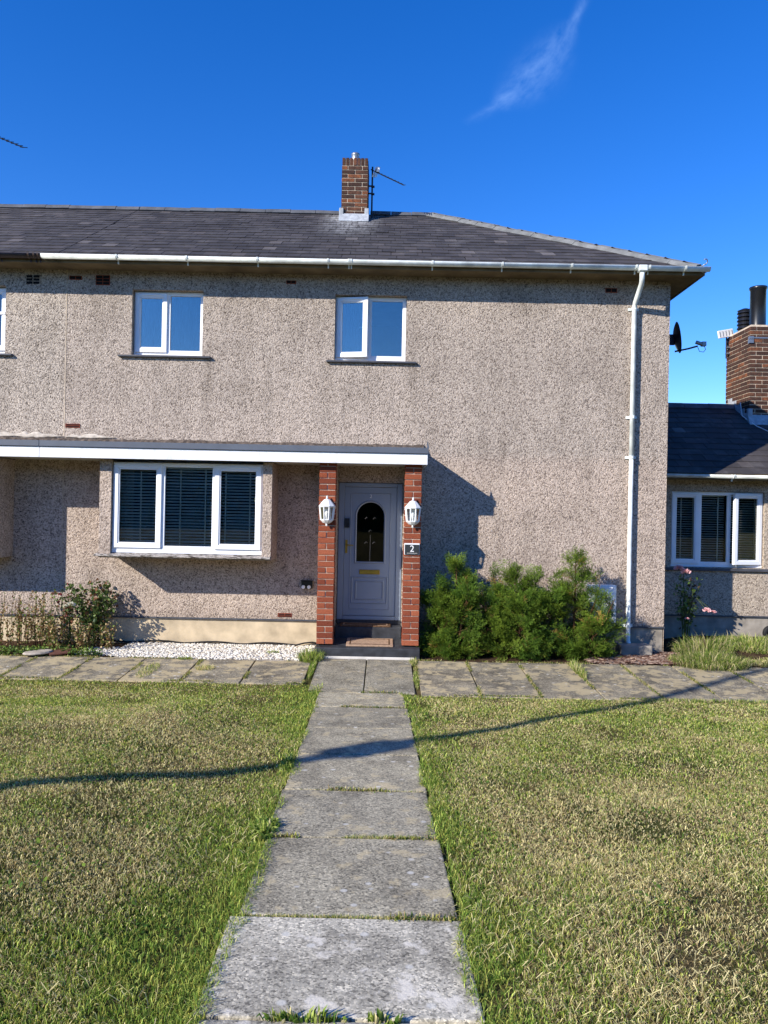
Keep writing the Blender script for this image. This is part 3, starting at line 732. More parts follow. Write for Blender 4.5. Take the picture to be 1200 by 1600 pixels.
def splash(parent, xa, xb, zc, h, seed):
    m = MB(); n = int((xb-xa)/.02); prev = None
    for k in range(n+1):
        x = xa+(xb-xa)*k/n; e = min(1, k/6, (n-k)/14)
        up = h*e*(.5+1.0*float(vnoise(np.array([x*14.]), np.array([1.]), seed)[0])); dn = h*.7*e*(.4+.9*float(vnoise(np.array([x*17.]), np.array([5.]), seed)[0]))
        cur = [(x, -.006, zc-dn), (x, -.022, zc-dn*.5+.001), (x, -.022, zc+up*.6), (x, -.006, zc+up+.002)]
        if prev: o = len(m.v); m.v += prev+cur; m.f += [(o+i, o+i+1, o+5+i, o+4+i) for i in range(3)]
        prev = cur
    m.obj('mortar_smear', 'mortar_splash', parent)
splash(house, XJ+.01, -4.05, 3.065, .032, 3); splash(nextdoor, -6.6, XJ-.01, 3.07, .045, 4)

# ---- air bricks
def airbrick(parent, x, z, w, h, rows, cols, mat='airbrick_clay'):
    b = MB().box(x-w/2, x+w/2, -.008, .05, z-h/2, z+h/2).obj('air_brick', mat, parent, bevel=.003)
    cwid = (w-.012*(cols+1))/cols; rh = (h-.01*(rows+1))/rows
    for i in range(cols):
        for j in range(rows):
            xx = x-w/2+.012+i*(cwid+.012); zz = z-h/2+.01+j*(rh+.01)
            MB().box(xx, xx+cwid, -.0105, -.004, zz, zz+rh).obj('slot', 'black_gap', b)
airbrick(nextdoor, -5.34, 5.415, .22, .15, 3, 2, 'roughcast_grey'); airbrick(house, -4.291, 5.427, .215, .15, 3, 2)
airbrick(house, -4.70, 5.455, .19, .06, 1, 2); airbrick(house, -1.463, 5.454, .15, .05, 1, 2); airbrick(house, 3.347, 5.426, .18, .07, 1, 2)
airbrick(house, -4.70, 3.233, .22, .06, 2, 1); airbrick(house, -1.46, .452, .21, .06, 2, 2)

# ---- bricks
def brick_unit(k):
    rr = random.Random(k); m = MB().box(-.5, .5, -.5, .5, -.5, .5)
    bm = bmesh.new(); vs = [bm.verts.new(p) for p in m.v]; [bm.faces.new([vs[i] for i in f]) for f in m.f]
    bmesh.ops.bevel(bm, geom=list(bm.edges), offset=.025, segments=1, affect='EDGES')
    for v in bm.verts: v.co += Vector((rr.gauss(0, .004), rr.gauss(0, .006), rr.gauss(0, .012)))
    me = bpy.data.meshes.new('brick'); bm.to_mesh(me); bm.free(); return me
BR = {}
for mname in ('brick_red', 'brick_brown'):
    BR[mname] = []
    for k in range(4):
        me = brick_unit(k); me.materials.append(MATS[mname]); BR[mname].append(me)
def brick(parent, x0, x1, y0, y1, z0, z1, mat):
    o = bpy.data.objects.new('brick', BR[mat][R.randrange(4)]); COL.objects.link(o); o.parent = parent
    off = parent.matrix_basis.translation + (parent.parent.matrix_basis.translation if parent.parent else Vector())
    o.location = Vector(((x0+x1)/2+R.gauss(0, .0012), (y0+y1)/2+R.gauss(0, .0015), (z0+z1)/2)) - off
    o.scale = (x1-x0, y1-y0, z1-z0); o.rotation_euler[2] = R.gauss(0, .004)
def brick_stack(parent, x0, x1, y0, y1, z0, z1, ch, bl, mat, mort, d=.105, j=.014, soldier=False, skip_back=False):
    MB().box(x0+.009, x1-.009, y0+.009, y1-.009, z0, z1-.004).obj('mortar_core', mort, parent)
    n = int(round((z1-z0)/ch))
    for c in range(n):
        a, b = z0+c*ch+j/2, z0+(c+1)*ch-j/2
        if soldier and c >= n-2:
            if c == n-1: continue
            b = z0+n*ch-j/2
            k = max(2, round((x1-x0)/.075))
            for i in range(k):
                for yy0, yy1 in ((y0, y0+d), (y1-d, y1)): brick(parent, x0+(x1-x0)*i/k+j/2, x0+(x1-x0)*(i+1)/k-j/2, yy0, yy1, a, b, mat)
            k = max(2, round((y1-y0-2*d)/.075))
            for i in range(k):
                for xx0, xx1 in ((x0, x0+d), (x1-d, x1)): brick(parent, xx0, xx1, y0+d+(y1-y0-2*d)*i/k+j/2, y0+d+(y1-y0-2*d)*(i+1)/k-j/2, a, b, mat)
            continue
        fx0, fx1, fy0, fy1 = (x0, x1, y0+d+j, y1-d-j) if c % 2 == 0 else (x0+d+j, x1-d-j, y0, y1)
        k = max(1, round((fx1-fx0)/bl))
        for i in range(k):
            p, q = fx0+(fx1-fx0+j)*i/k, fx0+(fx1-fx0+j)*(i+1)/k-j
            brick(parent, p, q, y0, y0+d, a, b, mat)
            if not skip_back: brick(parent, p, q, y1-d, y1, a, b, mat)
        k = max(1, round((fy1-fy0)/bl))
        for i in range(k):
            p, q = fy0+(fy1-fy0+j)*i/k, fy0+(fy1-fy0+j)*(i+1)/k-j
            brick(parent, x0, x0+d, p, q, a, b, mat); brick(parent, x1-d, x1, p, q, a, b, mat)
def pier(x0, x1, z0, seed):
    p = MB().box(x0+.01, x1-.01, -.69, -.475, z0, 2.713).obj('brick_pier', 'mortar', house)
    ch = .0838; n = int((2.712-z0)/ch); y0, y1 = -.70, -.465; j = .011; mid = (x0+x1)/2; my = (y0+y1)/2
    for c in range(n+1):
        a, b = z0+c*ch+.002, min(z0+(c+1)*ch-.009, 2.712)
        if b-a < .03: continue
        if (c+seed) % 2: 
            brick(p, x0, x1, y0, my-j/2, a, b, 'brick_red'); brick(p, x0, x1, my+j/2, y1, a, b, 'brick_red')
        else:
            brick(p, x0, mid-j/2, y0, y1, a, b, 'brick_red'); brick(p, mid+j/2, x1, y0, y1, a, b, 'brick_red')
pier(-.921, -.687, .15, 0); pier(.288, .526, .15, 1)
MB().box(-.909, -.699, -.463, -.003, .14, 2.713).obj('porch_cheek', 'roughcast', house)
MB().box(.300, .516, -.463, -.003, .14, 2.713).obj('porch_cheek', 'white_render', house)

# ---- porch steps
st = MB().hexa([(-.93, -.80, -.12), (.54, -.80, -.12), (.54, .02, -.12), (-.93, .02, -.12), (-.93, -.80, .118), (.54, -.80, .118), (.54, .016, .20), (-.93, .016, .20)]).obj('porch_step', 'step_black', house, bevel=.012, seg=2)
MB().box(-.90, .46, -.815, -.802, -.06, .002).obj('step_edge', 'white_render', st, bevel=.004)
MB().box(-.684, .282, -.27, .12, .15, .335).obj('door_step', 'step_black', house, bevel=.01, seg=2)
MB().box(-.684, .282, .03, .14, .335, .40).obj('threshold', 'step_black', house, bevel=.006)

# ---- front door
dm = MB(); DX0, DX1, DZ0, DZ1 = -.682, .278, .40, 2.462
for (a, b, c, d) in ((DX0, DX0+.085, DZ0, DZ1), (DX1-.085, DX1, DZ0, DZ1), (DX0+.085, DX1-.085, DZ1-.06, DZ1), (DX0+.085, DX1-.085, DZ0, DZ0+.055)):
    dm.box(a, b, .035, .11, c, d)
door = dm.obj('door_frame', 'door_blue', house, bevel=.008, seg=2)
LX0, LX1, LZ0, LZ1 = -.592, .190, .463, 2.396
# leaf with an arched light cut through it
def arch(cx, hw, z0, zs, n=18):
    return [(cx-hw, z0), (cx+hw, z0)] + [(cx+hw*math.cos(math.pi*k/n), zs+hw*math.sin(math.pi*k/n)) for k in range(n+1)]
CX = (LX0+LX1)/2
A_in = arch(CX, .206, 1.275, 1.965); 
bm = bmesh.new()
outer = [(LX0, LZ0), (LX1, LZ0), (LX1, LZ1), (LX0, LZ1)]
vo = [bm.verts.new((x, .055, z)) for x, z in outer]; vi = [bm.verts.new((x, .055, z)) for x, z in A_in]
es = [bm.edges.new((vo[i], vo[(i+1) % 4])) for i in range(4)] + [bm.edges.new((vi[i], vi[(i+1) % len(vi)])) for i in range(len(vi))]
bmesh.ops.triangle_fill(bm, edges=es, use_beauty=True)
ret = bmesh.ops.extrude_face_region(bm, geom=list(bm.faces)); bmesh.ops.translate(bm, vec=(0, .045, 0), verts=[v for v in ret['geom'] if isinstance(v, bmesh.types.BMVert)])
bmesh.ops.recalc_face_normals(bm, faces=bm.faces)
me = bpy.data.meshes.new('door_leaf'); bm.to_mesh(me); bm.free(); link('door_leaf', me, 'door_blue', door)
def strip(pts, w, y, h, closed=True):
    """raised moulding along a closed plan outline"""
    m = MB(); n = len(pts); c = Vector((sum(p[0] for p in pts)/n, sum(p[1] for p in pts)/n))
    inn = []
    for i in range(n):
        a, b, d = Vector(pts[i-1]), Vector(pts[i]), Vector(pts[(i+1) % n])
        e1, e2 = (b-a).normalized(), (d-b).normalized(); n1, n2 = Vector((-e1.y, e1.x)), Vector((-e2.y, e2.x))
        bi = (n1+n2).normalized(); inn.append(b + bi*(w/max(.4, bi.dot(n1))))
    for i in range(n):
        j = (i+1) % n; p, q, r, s = Vector(pts[i]), Vector(pts[j]), inn[j], inn[i]; mp, mq = (p+s)/2, (q+r)/2
        m.add([(p.x, y, p.y), (q.x, y, q.y), (mq.x, y-h, mq.y), (mp.x, y-h, mp.y), (r.x, y, r.y), (s.x, y, s.y)], [(0, 1, 2, 3), (3, 2, 4, 5)])
    return m
strip(arch(CX, .235, 1.245, 1.965), .030, .054, .014).obj('glazing_moulding', 'door_blue', door, smooth=False)
for q, (a, b, c, d) in enumerate(((CX-.275, CX+.275, .64, 1.05), (CX-.215, CX+.215, .70, .99), (LX0+.085, LX1-.085, .555, 2.31))):
    strip([(a, c), (b, c), (b, d), (a, d)], .022 if q < 2 else .014, .054, .011 if q < 2 else .006).obj('panel_moulding', 'door_blue', door)
gm = MB(); pa = arch(CX, .204, 1.277, 1.965); gm.add([(x, .078, z) for x, z in pa], [tuple(range(len(pa)))]); gm.obj('pane', 'glass_clear', door)
gm = MB()
for k, (gx, gz) in enumerate(((CX-.06, 1.92), (CX+.065, 1.92), (CX, 1.73), (CX-.06, 1.55), (CX+.06, 1.55))):
    s_ = .026; gm.tube([(gx-s_, .074, gz), (gx, .074, gz+s_), (gx+s_, .074, gz), (gx, .074, gz-s_), (gx-s_*.5, .074, gz-s_*.6)], .005, 4)
gm.tube([(CX, .074, 1.28), (CX, .074, 1.68)], .003, 4)
gm.obj('glass_motif', 'metal_grey', door)
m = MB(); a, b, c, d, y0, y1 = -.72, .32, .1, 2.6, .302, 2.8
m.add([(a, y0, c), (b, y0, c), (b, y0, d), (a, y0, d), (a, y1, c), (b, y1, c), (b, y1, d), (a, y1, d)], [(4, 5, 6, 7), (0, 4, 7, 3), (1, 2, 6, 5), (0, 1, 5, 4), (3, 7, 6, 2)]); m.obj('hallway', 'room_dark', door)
MB().box(CX-.155, CX+.155, .044, .055, 1.085, 1.155).obj('letter_plate', 'brass', door, bevel=.005)
MB().box(CX-.12, CX+.12, .038, .044, 1.10, 1.14).obj('letter_flap', 'brass', door, bevel=.003)
MB().box(-.585, -.515, .02, .054, 1.785, 1.925).lathe([(.0, -.006), (.02, -.006), (.02, .0)], (-.55, .02, 1.815), 16, 'y').obj('doorbell', 'plastic_black', door)
MB().box(-.575, -.54, .042, .054, 1.40, 1.60).tube([(-.558, .05, 1.525), (-.558, .005, 1.525), (-.54, .0, 1.525), (-.45, .0, 1.52)], .009, 8).obj('door_handle', 'brass', door)
def text_mesh(s, size, depth):
    cu_ = bpy.data.curves.new('numeral', 'FONT'); cu_.body = s; cu_.size = size; cu_.extrude = depth; cu_.align_x = 'CENTER'; cu_.align_y = 'CENTER'
    o = bpy.data.objects.new('numeral', cu_); COL.objects.link(o); dg = bpy.context.evaluated_depsgraph_get()
    me = bpy.data.meshes.new_from_object(o.evaluated_get(dg)); bpy.data.objects.remove(o); bpy.data.curves.remove(cu_)
    return me
me = text_mesh('2', .075, .003); o = link('numeral', me, 'plastic_white', door); o.rotation_euler = (math.pi/2, 0, 0); o.location = (CX, .050, 2.26)

# ---- chimney
ch = MB().box(-.90, -.44, 2.80, 3.60, 7.2, 8.6).obj('chimney', 'mortar_dark', house)
brick_stack(ch, -.912, -.422, 2.77, 3.62, 7.40, 8.60, .0765, .23, 'brick_brown', 'mortar_dark', soldier=True)
MB().box(-.90, -.435, 2.79, 3.60, 8.585, 8.605).obj('flaunching', 'mortar', ch)
MB().lathe([(.085, 8.60), (.08, 8.63), (.072, 8.72), (.078, 8.73), (.078, 8.76), (.06, 8.77)], (-.67, 2.93, 0), 18).obj('flue_pot', 'metal_grey', ch, smooth=True)
MB().hexa([(-.945, 2.60, 7.372), (-.392, 2.60, 7.372), (-.392, 2.765, 7.47), (-.945, 2.765, 7.47), (-.945, 2.60, 7.384), (-.392, 2.60, 7.384), (-.392, 2.755, 7.575), (-.945, 2.755, 7.575)]).obj('lead_flashing', 'lead', ch, bevel=.004)
MB().box(-.945, -.865, 2.735, 3.3, 7.44, 7.67).obj('lead_flashing', 'lead', ch, bevel=.006)
MB().box(-.472, -.395, 2.735, 3.3, 7.44, 7.67).obj('lead_flashing', 'lead', ch, bevel=.006)

# ------------------------------------------------------------------ bungalow on the right
BYW = 1.23; BX0, BX1 = 4.45, 11.5; BEZ = 2.73; BEY = BYW-.36; BRY = 3.41; BRZ = 4.20
bung = thing('bungalow', 'low pebbledashed bungalow with dark slate roof and brick chimney at the right edge', 'house', (7, BYW, 0))
BWIN = (4.78, 6.33, 1.215, 2.48)
wall_holes(BX0, BX1, .42, 2.72, [BWIN], BYW, .25, 'wall', 'roughcast_pale', bung)
MB().box(BX0, BX1, BYW+.018, BYW+.25, -.1, .41).obj('plinth', 'plinth_concrete', bung)
MB().box(BX0, BX1, BYW-.012, BYW+.2, .402, .425).obj('damp_course', 'sill_slate', bung)
MB().add([(BX1, BYW, 0), (BX1, 5.6, 0), (BX1, 5.6, 2.7), (BX1, BYW, 2.7)], [(0, 1, 2, 3)]).obj('side_wall', 'roughcast_pale', bung)
MB().add([(BX0, 5.6, 0), (BX1, 5.6, 0), (BX1, 5.6, 2.7), (BX0, 5.6, 2.7)], [(3, 2, 1, 0)]).obj('back_wall', 'roughcast_pale', bung)
bw_ = window(bung, BWIN, BYW+.06, [(BWIN[0], 5.265, 'sash', 0), (5.265, 5.775, 'fixed', 0), (5.775, BWIN[1], 'sash', -.24)], 'glass_clear', (BX0+.02, 6.6, .05), False, .03, 'window', BYW-.05)
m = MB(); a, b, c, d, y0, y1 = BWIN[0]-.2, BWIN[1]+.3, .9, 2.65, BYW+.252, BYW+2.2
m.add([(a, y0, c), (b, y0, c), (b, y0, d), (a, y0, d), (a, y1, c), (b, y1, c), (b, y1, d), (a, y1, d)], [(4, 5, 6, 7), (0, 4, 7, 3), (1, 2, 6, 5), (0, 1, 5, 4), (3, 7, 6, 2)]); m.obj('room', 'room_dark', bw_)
blind('slatted blind behind the left and middle panes of the bungalow window', 4.84, 5.73, 1.27, 2.44, BYW+.19, [5.0, 5.2, 5.62], .25, .04, 'bungalow window blinds')
blind('slatted blind behind the open right casement of the bungalow window', 5.78, 6.325, 1.27, 2.44, BYW+.15, [6.22], .25, .04, 'bungalow window blinds')
BS = math.hypot(BRY-BEY, BRZ-BEZ-.03)
br = MB().box(BX0, BX1, BEY+.03, BEY+.05, 2.66, 2.74).obj('roof', 'soffit_timber', bung)
slate_roof(br, (0, BEY, BEZ+.03), (1, 0, 0), (0, (BRY-BEY)/BS, (BRZ-BEZ-.03)/BS), BS, lambda v: 4.3, lambda v: BX1+.2, 140, 5.2)
MB().add([(4.3, 2*BRY-BEY, BEZ), (BX1+.2, 2*BRY-BEY, BEZ), (BX1+.2, BRY, BRZ), (4.3, BRY, BRZ)], [(3, 2, 1, 0)]).obj('rear_slope', 'slate_field', br)
ridge_line(br, (4.3, BRY, BRZ-.01), (6.75, BRY, BRZ-.01), 'ridge_dark'); ridge_line(br, (7.6, BRY, BRZ-.01), (BX1+.2, BRY, BRZ-.01), 'ridge_dark')
MB().box(BX0, BX1, BEY, BYW+.01, 2.665, 2.68).obj('soffit', 'soffit_timber', bung)
MB().box(BX0, BX1, BEY-.018, BEY-.002, 2.655, 2.755).obj('fascia_board', 'soffit_timber', bung)
gg = half_pipe((BX0-.12, BEY-.07, 2.735), (BX1, BEY-.07, 2.735), .052, 0).obj('gutter', 'gutter_white', bung, smooth=True)
for x in (5.6, 6.8, 8.0):
    o = bpy.data.objects.new('gutter_bracket', cw_); COL.objects.link(o); o.parent = gg; o.location = (x, BEY-.07, 2.735)
CX0, CX1, CY0, CY1 = 6.757, 7.70, 2.76, 3.76
bc = MB().box(CX0+.02, CX1-.02, CY0+.02, CY1-.02, 3.4, 5.62).obj('chimney', 'mortar_dark', bung)
brick_stack(bc, CX0, CX1, CY0, CY1, 3.78, 5.63, .077, .235, 'brick_brown', 'mortar_dark')
MB().box(CX0+.02, CX1-.02, CY0+.02, CY1-.02, 5.62, 5.66).obj('flaunching', 'mortar', bc)
MB().lathe([(.15, 5.65), (.145, 5.7), (.142, 6.38), (.16, 6.40), (.16, 6.44), (.13, 6.445)], (7.03, 3.06, 0), 24).obj('flue_pot', 'plastic_black', bc, smooth=True)
prof = [(.135, 5.65), (.13, 5.72)]
for k in range(5): z = 5.74+k*.075; prof += [(.115, z), (.145, z+.012), (.13, z+.045)]
prof += [(.14, 6.11), (.05, 6.15)]
MB().lathe(prof, (6.99, 3.50, 0), 24).obj('louvred_pot', 'plastic_black', bc)
MB().box(CX0-.015, CX0+.06, CY0-.015, CY0+.06, 5.39, 5.44).box(CX0-.008, CX1+.008, CY0-.008, CY0-.004, 5.40, 5.425).box(CX0-.02, CX0+.055, CY0-.02, CY0+.055, 5.31, 5.38).obj('stack_strap', 'metal_grey', bc)
zr = lambda y: BEZ+.03+(BRZ-BEZ-.03)/(BRY-BEY)*(y-BEY)
f = MB().hexa([(CX0-.03, CY0-.12, zr(CY0-.12)+.012), (CX1, CY0-.12, zr(CY0-.12)+.012), (CX1, CY0-.006, zr(CY0)+.01), (CX0-.03, CY0-.006, zr(CY0)+.01),
               (CX0-.03, CY0-.12, zr(CY0-.12)+.022), (CX1, CY0-.12, zr(CY0-.12)+.022), (CX1, CY0-.004, zr(CY0)+.15), (CX0-.03, CY0-.004, zr(CY0)+.15)])
f.box(CX0-.02, CX0+.06, CY0-.02, CY0+.05, zr(CY0)-.05, zr(CY0)+.26)
y_ = CY0
while y_ < CY1-.15: f.box(CX0-.012, CX0+.02, y_, y_+.17, min(zr(y_), BRZ)-.05, min(zr(y_), BRZ)+.19); y_ += .175
f.obj('lead_flashing', 'lead', bc, bevel=.004)
MB().tube([(CX0-.03, 3.05, zr(3.05)+.25), (CX0-.06, 2.9, zr(2.9)+.06), (CX0+.05, 2.55, zr(2.55)+.03), (CX0+.3, 2.1, zr(2.1)+.03), (CX0+.6, 1.6, zr(1.6)+.03)], .008, 5).obj('cable', 'plastic_white', bc)
pa_ = thing('panel_aerial', 'small white panel television aerial clamped to the bungalow chimney', 'aerial', (6.72, 3.62, 5.3))
MB().tube([(6.70, 3.64, 5.20), (6.70, 3.64, 5.66)], .014, 8).obj('mast', 'metal_dark', pa_)
MB().box(6.70, 6.757, 3.60, 3.68, 5.40, 5.43).box(6.70, 6.757, 3.60, 3.68, 5.28, 5.31).obj('clamp', 'metal_grey', pa_)
m = MB().box(-.17, .17, -.02, .02, -.075, .075); 
o = m.obj('panel', 'plastic_white', pa_, bevel=.006); o.location = Vector((6.66, 3.60, 5.68)) - pa_.location; o.rotation_euler = (0, -.22, .25)
for k in range(5):
    b = MB().box(-.14+k*.07-.006, -.14+k*.07+.006, -.024, -.02, -.05, .05).obj('element', 'metal_grey', pa_); b.location = o.location; b.rotation_euler = o.rotation_euler

# ------------------------------------------------------------------ aerials, dish
def yagi(name, label, mast_xy, z0, z1, tip, nel, root_xyz):
    t = thing(name, label, 'aerial', root_xyz)
    x, y = mast_xy
    MB().tube([(x, y, z0), (x, y, z1)], .016, 8).obj('mast', 'metal_dark', t)
    a = Vector((x-.03, y, z1-.05)); b = Vector(tip); d = (b-a)
    MB().tube([a, b], .011, 6).obj('boom', 'metal_dark', t)
    side = Vector((.35, 1, .42)).normalized()
    m = MB()
    for k in range(nel):
        p = a + d*(.28 + .71*k/(nel-1)); s = .12
        m.tube([p - side*s*.6, p + side*s], .007, 5)
    m.obj('director_rods', 'metal_dark', t)
    p = a + d*.12; n1 = d.normalized(); up = Vector((.3, .3, 1)).normalized()
    m = MB()
    for sgn in (-1, 1):
        for q in range(5):
            c = p + up*(.025+.022*q)*sgn + n1*(-.02*q*0+.03); m.tube([c - side*.13, c + side*.13], .006, 5)
        m.tube([p, p+up*.13*sgn + n1*.03], .007, 5)
    m.obj('reflector', 'metal_grey', t)
    MB().box(p.x+.02, p.x+.09, p.y-.03, p.y+.03, p.z-.02, p.z+.06).obj('dipole_box', 'plastic_white', t, bevel=.006)
    return t
a1 = yagi('tv_aerial', 'black television aerial on a mast strapped to the main chimney', (-.345, 2.95), 7.45, 8.535, (.25, 2.78, 8.13), 8, (-.345, 2.95, 7.5))
m = MB()
for z in (8.02, 8.16):
    m.box(-.43, -.325, 2.91, 2.93, z-.012, z+.012).tube([(-.345, 2.90, z), (-.345, 2.99, z)], .02, 8).box(-.335, -.30, 2.93, 2.965, z-.015, z+.015)
m.box(-.43, -.415, 2.89, 2.95, 8.0, 8.18); m.obj('bracket', 'metal_dark', a1)
nc = MB().box(-8.62, -8.15, 3.0, 3.7, 7.3, 8.6).obj('chimney', 'mortar_dark', nextdoor)
brick_stack(nc, -8.64, -8.13, 2.98, 3.72, 7.40, 8.62, .0765, .23, 'brick_brown', 'mortar_dark')
yagi('tv_aerial', 'tip of a television aerial poking into the sky at the left edge', (-8.05, 3.26), 7.7, 9.35, (-7.06, 3.2, 8.885), 9, (-8.05, 3.26, 7.7))
MB().box(-8.13, -8.04, 3.22, 3.30, 8.2, 8.25).obj('bracket', 'metal_dark', [o for o in bpy.data.objects if o.name == 'tv_aerial.001'][0])

dish = thing('satellite_dish', 'black satellite dish seen edge-on at the gable corner of the house', 'satellite dish', (4.25, .76, 4.85))
prof = []
N = 9
m = MB(); rad = .25
ringsV = []
for k in range(N+1):
    rr = rad*k/N; ringsV.append((rr, .07*(rr/rad)**2))
m.lathe([(max(r, .001), h) for r, h in ringsV] + [(r, h-.008) for r, h in reversed(ringsV[1:])], (0, 0, 0), 28)
o = m.obj('reflector', 'plastic_black', dish, smooth=True); o.rotation_euler = (0, 1.42, -.22); o.location = Vector((4.585, .76, 4.905)) - dish.location
MB().tube([(4.25, .80, 4.93), (4.40, .78, 4.93), (4.58, .765, 4.88)], .022, 8).box(4.24, 4.265, .70, .90, 4.82, 5.04).box(4.50, 4.60, .73, .80, 4.80, 4.96).obj('bracket', 'metal_dark', dish)
MB().tube([(4.60, .75, 4.69), (4.80, .70, 4.73), (4.93, .66, 4.765)], .014, 8).obj('arm', 'metal_dark', dish)
MB().tube([(4.90, .67, 4.83), (5.0, .645, 4.79)], .03, 10).box(4.98, 5.05, .61, .68, 4.76, 4.83).obj('receiver', 'metal_grey', dish, bevel=.004)
MB().tube([(4.93, .66, 4.75), (4.96, .66, 4.68), (5.02, .65, 4.67), (5.05, .645, 4.71), (5.03, .645, 4.76)], .005, 5).obj('cable', 'plastic_black', dish)

# ------------------------------------------------------------------ things on the porch and wall
def lantern(label, x):
    t = thing('wall_lantern', label, 'lantern', (x, -.705, 1.81), 'porch lanterns')
    y0 = -.704
    def hex_ring(r, z): return [(x+r*math.sin(math.radians(a)), y0-.03-r*math.cos(math.radians(a))*.95, z) for a in (-100, -60, -20, 20, 60, 100)] + [(x+r*.6, y0, z), (x-r*.6, y0, z)]
    def loft(prof, name, mat):
        m = MB(); n = 8
        for r, z in prof: m.v += hex_ring(r, z)
        for i in range(len(prof)-1):
            for k in range(n): m.f.append((i*n+k, i*n+(k+1) % n, (i+1)*n+(k+1) % n, (i+1)*n+k))
        m.f += [tuple(range(n))[::-1], tuple((len(prof)-1)*n+k for k in range(n))]
        return m.obj(name, mat, t)
    MB().box(x-.06, x+.06, y0-.022, y0, 1.87, 2.17).obj('back_plate', 'plastic_white', t, bevel=.008)
    loft([(.118, 2.085), (.122, 2.098), (.10, 2.125), (.075, 2.155), (.05, 2.185), (.018, 2.20)], 'cap', 'plastic_white')
    MB().lathe([(.02, 2.195), (.012, 2.21), (.016, 2.222), (.006, 2.245)], (x, y0-.045, 0), 12).obj('finial', 'plastic_white', t, smooth=True)
    b = hex_ring(.088, 1.905); c = hex_ring(.108, 2.088); m = MB(); g = MB()
    for k in range(6):
        m.tube([b[k], c[k]], .0085, 6)
        if k < 5:
            m.tube([b[k], b[k+1]], .008, 5); m.tube([c[k], c[k+1]], .008, 5)
            g.add([b[k], b[k+1], c[k+1], c[k]], [(0, 1, 2, 3)])
    m.obj('frame', 'plastic_white', t); g.obj('pane', 'glass_lamp', t)
    loft([(.094, 1.912), (.09, 1.895), (.06, 1.865), (.03, 1.85)], 'base', 'plastic_white')
    MB().lathe([(.02, 1.855), (.011, 1.84), (.016, 1.828), (.005, 1.812)], (x, y0-.045, 0), 12).obj('finial', 'plastic_white', t, smooth=True)
    MB().lathe([(.012, 1.91), (.014, 1.95), (.028, 1.985), (.026, 2.01), (.008, 2.03)], (x, y0-.05, 0), 12).obj('bulb', 'plastic_white', t, smooth=True)
lantern('white half lantern on the left porch pier', -.803); lantern('white half lantern on the right porch pier, above the number plaque', .407)
pq = thing('number_plaque', 'dark slate house number plaque with a white 2 on the right porch pier', 'sign', (.40, -.704, 1.43))
MB().box(.296, .512, -.716, -.703, 1.435, 1.597).obj('plate', 'plastic_white', pq, bevel=.003)
MB().box(.303, .505, -.724, -.7165, 1.442, 1.578).obj('slate_face', 'slate_plaque', pq, bevel=.002)
me = text_mesh('2', .13, .002); o = link('numeral', me, 'plastic_white', pq); o.rotation_euler = (math.pi/2, 0, 0); o.location = Vector((.405, -.7265, 1.517)) - pq.location
m = MB(); x = .335
while x < .478: w = R.uniform(.006, .014); m.box(x, x+w, -.7255, -.7245, 1.455, 1.461); x += w+.005
m.obj('script_line', 'plastic_white', pq)
def mat_rug(name, label, x0, x1, y0, y1, zf, mat, bord):
    t = thing(name, label, 'doormat', ((x0+x1)/2, (y0+y1)/2, zf(y0)), 'doormats on the porch steps')
    h = .022
    MB().hexa([(x0, y0, zf(y0)+.001), (x1, y0, zf(y0)+.001), (x1, y1, zf(y1)+.001), (x0, y1, zf(y1)+.001), (x0, y0, zf(y0)+h), (x1, y0, zf(y0)+h), (x1, y1, zf(y1)+h), (x0, y1, zf(y1)+h)]).obj('pile', mat, t, bevel=.008, seg=2)
    i = .045; m = MB()
    for (a, b, c, d) in ((x0+i, x1-i, y0+i, y0+i+.02), (x0+i, x1-i, y1-i-.02, y1-i), (x0+i, x0+i+.02, y0+i+.02, y1-i-.02), (x1-i-.02, x1-i, y0+i+.02, y1-i-.02)):
        m.hexa([(a, c, zf(c)+h-.003), (b, c, zf(c)+h-.003), (b, d, zf(d)+h-.003), (a, d, zf(d)+h-.003), (a, c, zf(c)+h+.002), (b, c, zf(c)+h+.002), (b, d, zf(d)+h+.002), (a, d, zf(d)+h+.002)])
    m.obj('border', bord, t)
mat_rug('doormat', 'pale brown doormat on the lower porch step', -.50, .165, -.72, -.33, lambda y: .118+(y+.80)*.1005, 'coir', 'coir_dark')
mat_rug('doormat', 'dark brown doormat on the upper step against the front door', -.62, .13, -.262, .025, lambda y: .335, 'coir_dark', 'coir')
sk = thing('outdoor_wall_box', 'small black box with two white round fittings left of the porch', 'wall box', (-1.13, 0, .85))
MB().box(-1.215, -1.05, -.05, -.012, .86, .975).box(-1.23, -1.035, -.065, -.012, .975, .985).obj('box', 'plastic_black', sk, bevel=.006)
for x in (-1.185, -1.10): MB().lathe([(.024, -.075), (.028, -.065), (.028, -.045)], (x, 0, .885), 14, 'y').obj('fitting', 'plastic_white', sk)
mb = thing('meter_box', 'white meter box on the wall behind the right conifer', 'meter box', (3.25, 0, .45))
MB().box(3.035, 3.475, -.14, -.003, .45, 1.01).obj('casing', 'plastic_white', mb, bevel=.012, seg=2)
MB().box(3.06, 3.45, -.152, -.141, .475, .985).obj('door', 'plastic_white', mb, bevel=.004)
MB().lathe([(.014, -.16), (.016, -.153), (.016, -.15)], (3.42, 0, .73), 12, 'y').obj('lock', 'plastic_black', mb)
gy = tag(MB().box(3.50, 3.96, -.30, -.0, -.06, .15).obj('gully_surround', 'plinth_concrete', None, bevel=.02, seg=2), 'small concrete kerb block at the foot of the white downpipe', 'gully')
gy.location.y = -.03
mbn = [( -4.4+.12*k, -.02-.012*math.sin(k*1.7), .022+.014*math.sin(k*.9)+ (.03 if 26 < k < 29 else 0)) for k in range(30)]
